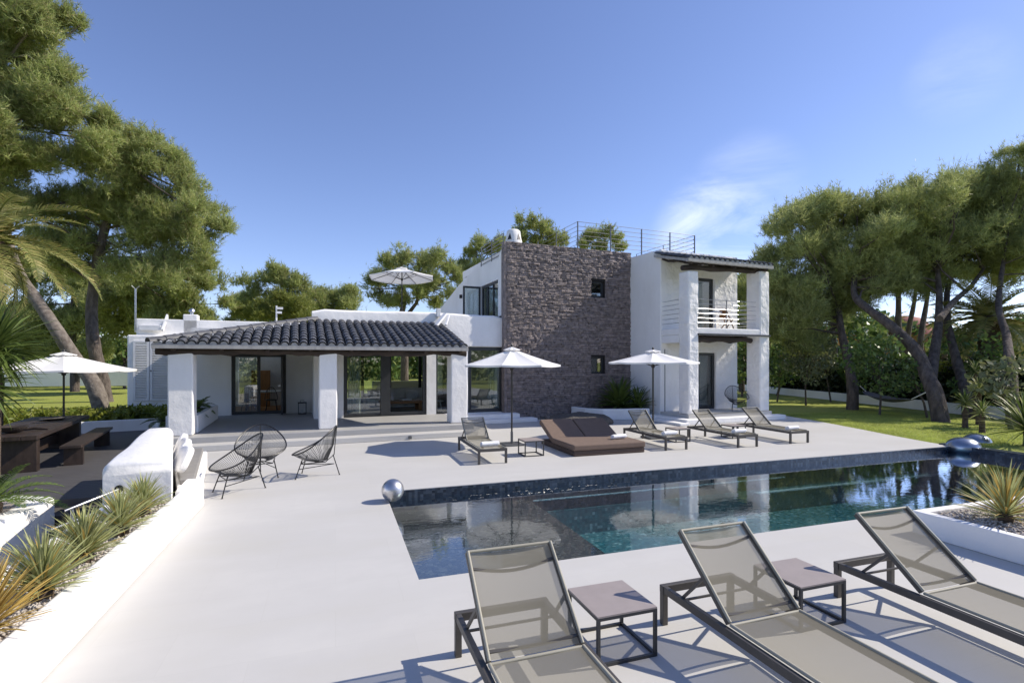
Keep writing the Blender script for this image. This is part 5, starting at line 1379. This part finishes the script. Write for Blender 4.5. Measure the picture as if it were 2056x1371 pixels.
# ground cover and plants on the raised bed
rng = np.random.default_rng(33); cs = []
for i in range(150):
    x = rng.uniform(-11.5, -5.2); y = 19.75 + rng.uniform(0.1, 2.3) + (x + 5) * .05
    cs.append((x, y, .38 + rng.uniform(0, .14)))
stuff(link('ground_cover', leaf_mesh('ground_cover', rng, cs, [.34] * len(cs), M['leaf_cover'], 420, .11, .6, .5, .3)))
b = gp(300, 858, .36); cycad('brownish drooping cycad beside first porch column', (-4.75, 17.6, .30), 14, .75, (5, 60), 6, droop=(.2, -1.2))
p = h2w(-3.85, 2.9, .70); cycad('dark green cycad in the porch planter behind first column', p, 14, .62, (5, 65), 7, trunk=.05)
p = h2w(-3.85, 1.7, .70); cycad('small cycad at the front of porch planter', p, 10, .5, (5, 65), 8, trunk=.03)
yucca('dark strap leaved plant in curved planter against dark stone wall', h2w(10.9, 1.95, .34), 90, 1.35, ['blade_green'], 92, el=(8, 84), w=.13, bend=.6)
yucca('second strap leaved plant in curved planter close to tower wall', h2w(11.5, 1.5, .34), 50, 1.0, ['blade_green'], 93, el=(5, 82), w=.11, bend=.7)

# ------------------------------------------------------------------ vegetation, right side
RG = 'tall pines on the right lawn'
pine('pine with slender straight trunk by hammock, crown over villa corner', 24,
     [(1545, 470, 22), (1575, 450, 26), (1610, 440, 28), (1650, 425, 26), (1690, 425, 30), (1560, 520, 34), (1610, 500, 40), (1660, 480, 42), (1710, 460, 34), (1550, 570, 30), (1590, 580, 42), (1640, 560, 44), (1690, 540, 44),
      (1580, 640, 34), (1620, 640, 38), (1660, 620, 38), (1700, 600, 38), (1565, 680, 22), (1600, 690, 26), (1640, 690, 26), (1560, 620, 26), (1725, 520, 34), (1705, 405, 14), (1640, 405, 12)],
     [(1709, 824), (1712, 780), (1702, 720), (1690, 670), (1680, 600), (1665, 520)], 0.27, 201, layers=3, fat=1.0, lean=3.0, span=2.6, dens=80, nneed=9, limbs=.6, nw=.036, mat='pine_dark', group=RG)
pine('forked pine with thick leaning trunk on the right lawn', 18.8,
     [(1760, 400, 26), (1765, 440, 34), (1800, 420, 30), (1830, 390, 32), (1870, 385, 32), (1790, 480, 42), (1840, 450, 44), (1890, 430, 42), (1760, 530, 40), (1810, 530, 44), (1860, 510, 46), (1900, 490, 42), (1740, 580, 34),
      (1780, 580, 34), (1830, 570, 34), (1880, 555, 34), (1720, 500, 36), (1850, 400, 26), (1905, 385, 26)],
     [(1897, 852), (1880, 800), (1862, 755), (1840, 705), (1790, 655), (1740, 618), (1715, 590), (1720, 540)], 0.30, 202, layers=3, fat=1.0, lean=6.0, span=2.4, dens=72, nneed=9, limbs=.7, nw=.03, group=RG, mat='pine_dark',
     extra_trunks=(([(1868, 765), (1876, 710), (1885, 650), (1886, 590), (1880, 520)], .22), ([(1886, 640), (1915, 605), (1950, 575), (1975, 540)], .14)))
pine('pine with bare curved trunk left of the fan palm', 20.5,
     [(1930, 400, 36), (1970, 385, 34), (1940, 450, 44), (1985, 430, 42), (1930, 510, 40), (1975, 490, 44), (1925, 555, 30), (1965, 545, 34), (1950, 365, 26), (2000, 380, 30)],
     [(1948, 845), (1942, 800), (1925, 740), (1912, 690), (1902, 640), (1905, 570), (1940, 500)], 0.23, 203, layers=3, fat=1.0, lean=5.0, span=2.2, dens=72, nneed=9, limbs=.7, nw=.032, group=RG, mat='pine_dark')
pine('pine with sinuous pale trunk at the right edge of garden', 18,
     [(2010, 350, 28), (2040, 330, 26), (2060, 360, 45), (2020, 400, 42), (2060, 430, 55), (2015, 460, 46), (2060, 500, 50), (2010, 520, 40), (2050, 555, 34), (2100, 400, 60), (2110, 500, 60), (2035, 315, 16)],
     [(2035, 850), (2032, 780), (2026, 720), (2020, 670), (2006, 625), (2008, 570), (2020, 500)], 0.20, 204, layers=3, fat=1.0, lean=6.0, span=2.2, dens=72, nneed=9, limbs=.7, nw=.03, group=RG, mat='pine_dark')
# thin bare trunks of trees farther off
def far_pine(label, pts, Z, r, puffs, seed):
    pine(label, Z, puffs, pts, r, seed, span=2.0, dens=40, nneed=7, nw=.07, mat='pine_dark', limbs=.3, group='thin pines beyond the garden wall', nl=.25)
far_pine('thin double stemmed pine behind the forked pine', [(1803, 790), (1803, 690), (1804, 600), (1802, 540)], 34, .26, [(1800, 540, 30), (1830, 530, 30), (1780, 560, 26)], 301)
far_pine('thin slanting pine stem before orange house dome', [(1815, 790), (1822, 680), (1835, 610), (1842, 550)], 36, .22, [(1845, 540, 30), (1870, 545, 26)], 302)
far_pine('thin straight pine stem right of orange house dome', [(1846, 790), (1848, 690), (1860, 610), (1866, 560)], 33, .22, [(1866, 545, 30), (1890, 550, 24)], 303)
far_pine('thin pine stem behind the small lawn trees', [(1680, 800), (1675, 700), (1672, 640)], 36, .26, [(1670, 630, 34), (1640, 620, 30), (1700, 620, 30)], 304)
far_pine('pine behind the balcony columns, right of tower', [(1490, 790), (1488, 700), (1492, 620)], 38, .26, [(1490, 580, 24), (1500, 600, 28), (1485, 630, 26), (1510, 560, 24), (1500, 660, 24), (1520, 640, 26), (1480, 600, 20)], 305)

# white garden wall with dark hedge behind
wa, wb, wc = gp(1470, 781, 0), gp(1700, 806, 0), gp(2100, 850, 0)
gw = MB()
for a, b in ((wa, wb), (wb, wc)): gw.bar((a.x, a.y, .22), (b.x, b.y, .22), .22, .44)
tag(gw.build('garden_wall', M['plaster']), 'low white garden wall crossing behind the right lawn', 'wall')
rng = np.random.default_rng(44); cs, rd = [], []
for i in range(120):
    t = i / 119; p = wa.lerp(wb, t * 2) if t < .5 else wb.lerp(wc, t * 2 - 1)
    n = Vector((.96, .28, 0))
    for k in range(2):
        q = p + n * (1.7 + k * .9 + rng.uniform(-.3, .3)); cs.append((q.x, q.y, .5 + k * .8 + rng.uniform(-.1, .3))); rd.append(.75 + rng.uniform(0, .3))
hd_ = link('hedge', leaf_mesh('hedge', rng, cs, rd, M['leaf_dark'], 330, .13, 1.0, .6, .5)); tag(hd_, 'dark dense hedge behind the low white garden wall', 'hedge')
# broadleaf trees and shrubs on and behind the lawn
def small_tree(label, px, py, Z, crown, seed, mat='leaf_olive', r=.05, dens=300, size=.09, group=None, h0=.55, gz=0):
    rr = random.Random(seed); base = gp(px, py, gz) if Z is None else dp(px, py, Z); base.z = gz
    Zr = FW.dot(base)
    root = empty('garden_tree', base); tag(root, label, 'tree', group)
    cs, rd = [], []
    for (x, y, q) in crown:
        for k in range(2):
            p = dp(x + rr.uniform(-.3, .3) * q, y + rr.uniform(-.3, .3) * q, Zr) + FW * rr.uniform(-1, 1) * q * Zr / FPX * 1.3 - base; cs.append(p); rd.append(q * Zr / FPX * rr.uniform(.8, 1.1))
    top = sum(cs, Vector()) / len(cs)
    tb_ = MB().tube([(0, 0, -.05), top * .35 + Vector((rr.uniform(-.1, .1), 0, 0)), top * .7, top], [r, r * .8, r * .6, r * .3], 7)
    for c in cs: tb_.tube([top * rr.uniform(.4, .9), c], [r * .4, r * .12], 4)
    tb_.build('trunk', M['bark'], root, smooth=True)
    link('crown', leaf_mesh('crown', np.random.default_rng(seed), [tuple(c) for c in cs], rd, M[mat], dens, size, .9, .5), root)
    return root
LT = 'small trees on the right lawn'
small_tree('small olive tree with thin straight stem on right lawn beside the tower', 1618, 813, None, [(1600, 730, 26), (1625, 700, 30), (1645, 730, 28), (1620, 750, 28), (1650, 690, 20), (1610, 690, 22)], 401, group=LT)
small_tree('leaning silvery olive tree near the garden wall', 1668, 806, None, [(1650, 720, 24), (1660, 700, 22), (1640, 745, 22), (1670, 735, 16)], 402, group=LT)
small_tree('dark leafy tree under the hammock end', 1766, 832, None, [(1740, 730, 30), (1770, 720, 34), (1800, 735, 30), (1755, 765, 28), (1790, 770, 26), (1730, 700, 24), (1770, 690, 24)], 403, 'leaf', group=LT)
small_tree('tiny tree between tower and garden wall', 1560, 806, None, [(1560, 730, 24), (1550, 760, 24), (1575, 755, 22), (1565, 700, 20)], 404, 'leaf', group=LT)
small_tree('thin young tree beside the forked pine trunk', 1862, 838, None, [(1830, 760, 22), (1850, 775, 20), (1835, 735, 20)], 405, 'leaf', group=LT)
bk_ = [('dense broad leaved shrub beyond garden wall behind hammock', 1740, 30, 'leaf', [(1700, 720, 40), (1740, 690, 40), (1790, 730, 40), (1760, 740, 44), (1720, 750, 40)]),
       ('bright green banana like shrub beyond garden wall', 1920, 24, 'leaf_cover', [(1910, 740, 20), (1940, 750, 22), (1890, 735, 16), (1955, 735, 16)]),
       ('dark shrub mass beyond wall below fan palm', 1980, 22, 'leaf', [(1950, 700, 34), (1990, 740, 40), (2030, 760, 40), (2060, 720, 45), (2020, 720, 36), (1910, 780, 26)]),
       ('grey green shrub at the right edge beside garden wall', 2030, 17, 'leaf_olive', [(2000, 770, 30), (2040, 780, 34), (2060, 740, 36), (2020, 740, 30)]),
       ('tall leafy tree beyond wall behind the tower', 1560, 34, 'leaf', [(1530, 700, 30), (1560, 680, 34), (1600, 690, 36), (1640, 680, 34), (1580, 730, 36), (1540, 740, 30), (1620, 740, 34), (1660, 720, 30)]),
       ('leafy shrub seen between the balcony columns', 1490, 33, 'leaf', [(1485, 700, 20), (1500, 730, 24), (1490, 750, 24), (1510, 700, 22)]),
       ('tall dark tree behind orange house garden', 1700, 42, 'leaf', [(1680, 660, 26), (1700, 640, 26), (1730, 650, 26), (1750, 670, 24)]),
       ('far leafy tree behind the grey house', 1960, 44, 'leaf', [(1910, 690, 24), (1935, 670, 24), (1960, 680, 24), (1990, 680, 26)])]
for i, (lab, px, Z, mat, cr) in enumerate(bk_):
    small_tree(lab, px, 800, Z, cr, 420 + i, mat, r=.08, dens=200 if Z < 30 else 120, size=.12 if Z < 30 else .2, group='shrubs and trees beyond the garden wall')
# palms
b = dp(1985, 800, 23); b.z = 0
palm('fan crowned date palm at right beyond garden wall', b, [(0, 0, -.1), (0, .05, 2.0), (.05, 0, 4.1)], .34, 36, 2.8, (-45, 80), 'palm', 22, nl=44, wl=.5, droop=(.2, -1.0), lw=.05, curl=.4)
for i, (px, py, Z, s) in enumerate(((1895, 650, 48, 2.2), (1790, 655, 55, 2.2), (1725, 660, 50, 2.2))):
    q = dp(px, py, Z); b = Vector((q.x, q.y, 0))
    palm(['distant palm head right of the thin pine stems', 'distant palm head behind the orange dome', 'distant palm head left of thin pine stems'][i], b, [(0, 0, -.1), (.1, 0, q.z * .5), (0, 0, q.z)], .22, 20, s, (-40, 75), 'palm', 23, nl=30, wl=.5, droop=(.2, -1.0), lw=.08, curl=.4)
# yucca clump on lawn edge, big dark yucca at right edge
for i, (px, py, tr_, n) in enumerate(((1938, 858, .75, 60), (1965, 852, 1.15, 60), (1972, 868, .55, 50), (1958, 840, 1.75, 60))):
    yucca(['thin stemmed yucca at front of clump by forked pine', 'taller thin stemmed yucca inside the clump by forked pine', 'short yucca at lawn side of the clump by forked pine', 'tallest yucca of clump by forked pine'][i],
          gp(px, py, 0), n, .50, ['blade_green', 'blade'], 95 + i, el=(-30, 85), w=.045, bend=.35, trunk=tr_, group='thin stemmed yuccas by the forked pine')
yucca('big dark spiky yucca at the right edge behind the pool end', gp(2062, 893, 0), 150, 1.15, ['blade_green', 'blade_green', 'blade'], 99, el=(-12, 86), w=.05, bend=.3, trunk=.35)
# hammock
ha, hb = gp(1716, 815, 0), gp(1878, 845, 0)
a, b = dp(1722, 770, FW.dot(ha)), dp(1858, 788, FW.dot(hb))
hm = empty('hammock', (a + b) / 2 - Vector((0, 0, .7))); tag(hm, 'grey cloth hammock slung between two pine trunks', 'hammock')
mid = hm.location
def hmp(t, s):
    p = a.lerp(b, .16 + .68 * t); sag = .62 * (1 - (2 * (.16 + .68 * t) - 1) ** 2); w = .42 * math.sin(pi * min(1, max(0, t * .92 + .04))) ** .5
    n = (b - a).cross(Vector((0, 0, 1))).normalized()
    return p + n * w * (s - .5) * 2 + Vector((0, 0, -sag + .18 * (2 * s - 1) ** 2 * math.sin(pi * t))) - mid
MB().grid(lambda i, j: hmp(i, j), 16, 8).build('cloth', M['hammock'], hm, smooth=True)
rp2 = MB().tube([a - mid, hmp(0, .5)], .02, 6).tube([b - mid, hmp(1, .5)], .02, 6); rp2.build('ropes', M['white_cushion'], hm)
# houses beyond
oh = empty('orange_house', dp(1850, 780, 58).to_2d().to_3d(), -YAW); tag(oh, 'orange rendered house with a red dome beyond the garden', 'house')
MB().box(-5, 4.2, -2, 5, 0, 5.0).build('wall', M['orange_render'], oh)
MB().box(-5.1, 4.3, -2.1, 5.1, 5.0, 5.25).build('cornice', M['orange_render'], oh)
MB().lathe([(2.6, 5.25), (2.5, 6.0), (2.1, 6.7), (1.4, 7.2), (.5, 7.45), (.05, 7.5)], 24, (-1.6, .5, 0)).build('dome', M['dome_red'], oh, smooth=True)
for x in (-3.4, -.6, 2.2): MB().box(x, x + 1.0, -2.04, -2.0, 1.6, 3.4).build('window', M['black_steel'], oh)
oh2 = empty('orange_house', dp(1600, 780, 52).to_2d().to_3d(), -YAW); tag(oh2, 'orange rendered house hidden by trees right of the tower', 'house')
MB().box(-6, 5, -2, 5, 0, 5.4).build('wall', M['orange_render'], oh2)
MB().box(-6.1, 5.1, -2.1, 5.1, 5.4, 5.6).build('roof', M['dome_red'], oh2)
for x in (-4.5, -1.2, 2.2): MB().box(x, x + 1.2, -2.04, -2.0, 1.8, 3.8).build('window', M['black_steel'], oh2)
gh = empty('grey_house', dp(1868, 780, 84).to_2d().to_3d(), -YAW); tag(gh, 'small grey flat roofed house behind the red dome', 'house')
MB().box(-3, 1.5, -2, 4, 0, 6.9).box(-.4, 1.0, 0, 2, 6.9, 8.0).build('wall', M['far_grey'], gh)
MB().yprism([(-.6 + .55 * math.cos(pi * k / 8), 5.8 + .6 * math.sin(pi * k / 8)) for k in range(9)] + [(-1.15, 4.6), (-.05, 4.6)], -2.05, -2.0).build('window', M['black_steel'], gh)
# belt of woods far round the garden
rng = np.random.default_rng(66); cs, rd = [], []
for i in range(260):
    an = R(-62 + 145 * i / 259) + rng.uniform(-.01, .01); D = rng.uniform(66, 84); hgt = rng.uniform(2.6, 6.5)
    for z in np.arange(1.2, hgt, 2.0): cs.append((math.sin(an) * D, math.cos(an) * D, z + rng.uniform(-.4, .4))); rd.append(rng.uniform(1.7, 2.6))
stuff(link('distant_woods', leaf_mesh('distant_woods', rng, cs, rd, M['leaf'], 26, .42, 1.0, .6, .6)))
# short grass fringe on the lawn next to the terrace
rng = np.random.default_rng(55); n = 60000
t = rng.random(n); cv = np.array(curve); idx = np.minimum((t * (len(cv) - 1)).astype(int), len(cv) - 2); fr_ = t * (len(cv) - 1) - idx
bp_ = cv[idx] * (1 - fr_[:, None]) + cv[idx + 1] * fr_[:, None]
off = rng.random(n) ** 1.6 * 6 + .03
P0 = np.stack([bp_[:, 0] + off, bp_[:, 1] + rng.uniform(-.3, .3, n) - off * .1, np.full(n, -.022)], 1)
an = rng.uniform(0, 6.28, n); sd = np.stack([np.cos(an), np.sin(an), 0 * an], 1) * .009
tip = P0 + np.stack([rng.normal(0, .025, n), rng.normal(0, .025, n), rng.uniform(.02, .045, n)], 1)
V = np.stack([P0 - sd, P0 + sd, tip], 1).reshape(-1, 3)
stuff(link('grass', np_mesh('grass', V, np.arange(len(V)).reshape(-1, 3), M['grass'])))
# the garden behind the viewpoint, met in the reflections of glass and steel
BGD = 'pines of the garden behind the viewpoint'
BP = [(-13, -13, 7.5), (-5, -17, 8.5), (4, -15, 7.0), (13, -18, 8.5), (22, -14, 7.5)]
proto = None
for i, (x, y, hh) in enumerate(BP):
    if proto is None:
        proto = empty('pine_tree', (x, y, 0)); rr = random.Random(9); rng = np.random.default_rng(77)
        MB().tube([(0, 0, -.1), (.2, .1, 2), (.1, .3, 4), (.3, .2, 6.5)], [.3, .25, .2, .1], 9).build('trunk', M['bark'], proto, smooth=True)
        cs = [(rr.uniform(-3, 3), rr.uniform(-3, 3), rr.uniform(3.0, 7.2)) for _ in range(34)]
        link('crown', leaf_mesh('crown', rng, cs, [rr.uniform(.9, 1.5) for _ in cs], M['pine_dark'], 120, .2, .8, .5, .35), proto); t_ = proto
    else: t_ = copy_tree(proto); t_.location = (x, y, 0); t_.rotation_euler.z = i * 1.3
    t_.scale = (hh / 7.5,) * 3
    tag(t_, 'dark pine facing the villa across the pool, ' + ['at the stair side end of its row', 'second from the stair side of its row', 'in the middle of its row', 'second from the pool end of its row', 'at the deep pool end of its row'][i], 'tree', BGD)
rng = np.random.default_rng(78); cs = [(x + rng.uniform(-.3, .3), -21 + rng.uniform(-.6, .6), .6 + .9 * k) for x in np.arange(-26, 34, 1.1) for k in range(3)]
tag(link('hedge', leaf_mesh('hedge', rng, cs, [1.0] * len(cs), M['leaf'], 60, .22, 1.0, .6, .5)), 'clipped green hedge closing the garden opposite the villa', 'hedge')
# left background: boundary wall and trees beyond the left lawn
a_, b_ = gp(-60, 776, .3), gp(262, 774, .3)
tag(MB().bar((a_.x, a_.y, .3 + .55), (b_.x, b_.y, .3 + .55), .25, 1.1).build('boundary_wall', M['plaster']), 'white boundary wall behind the left lawn and pine trunks', 'wall')
for i, (px, Z, cr) in enumerate(((40, 44, [(20, 700, 40), (60, 690, 40), (40, 650, 40), (0, 660, 40), (80, 650, 36)]), (150, 45, [(130, 700, 40), (170, 690, 40), (150, 650, 40), (110, 670, 36), (190, 660, 36)]), (250, 43, [(240, 700, 34), (265, 680, 34), (250, 650, 34), (220, 690, 30)]))):
    small_tree(['dark leafy tree behind boundary wall at the left edge', 'dark leafy tree behind boundary wall between pine trunks', 'dark leafy tree behind boundary wall beside utility wing'][i], px, 790, Z, cr, 450 + i, 'leaf', r=.12, dens=110, size=.2, gz=.0, group='trees behind the boundary wall')
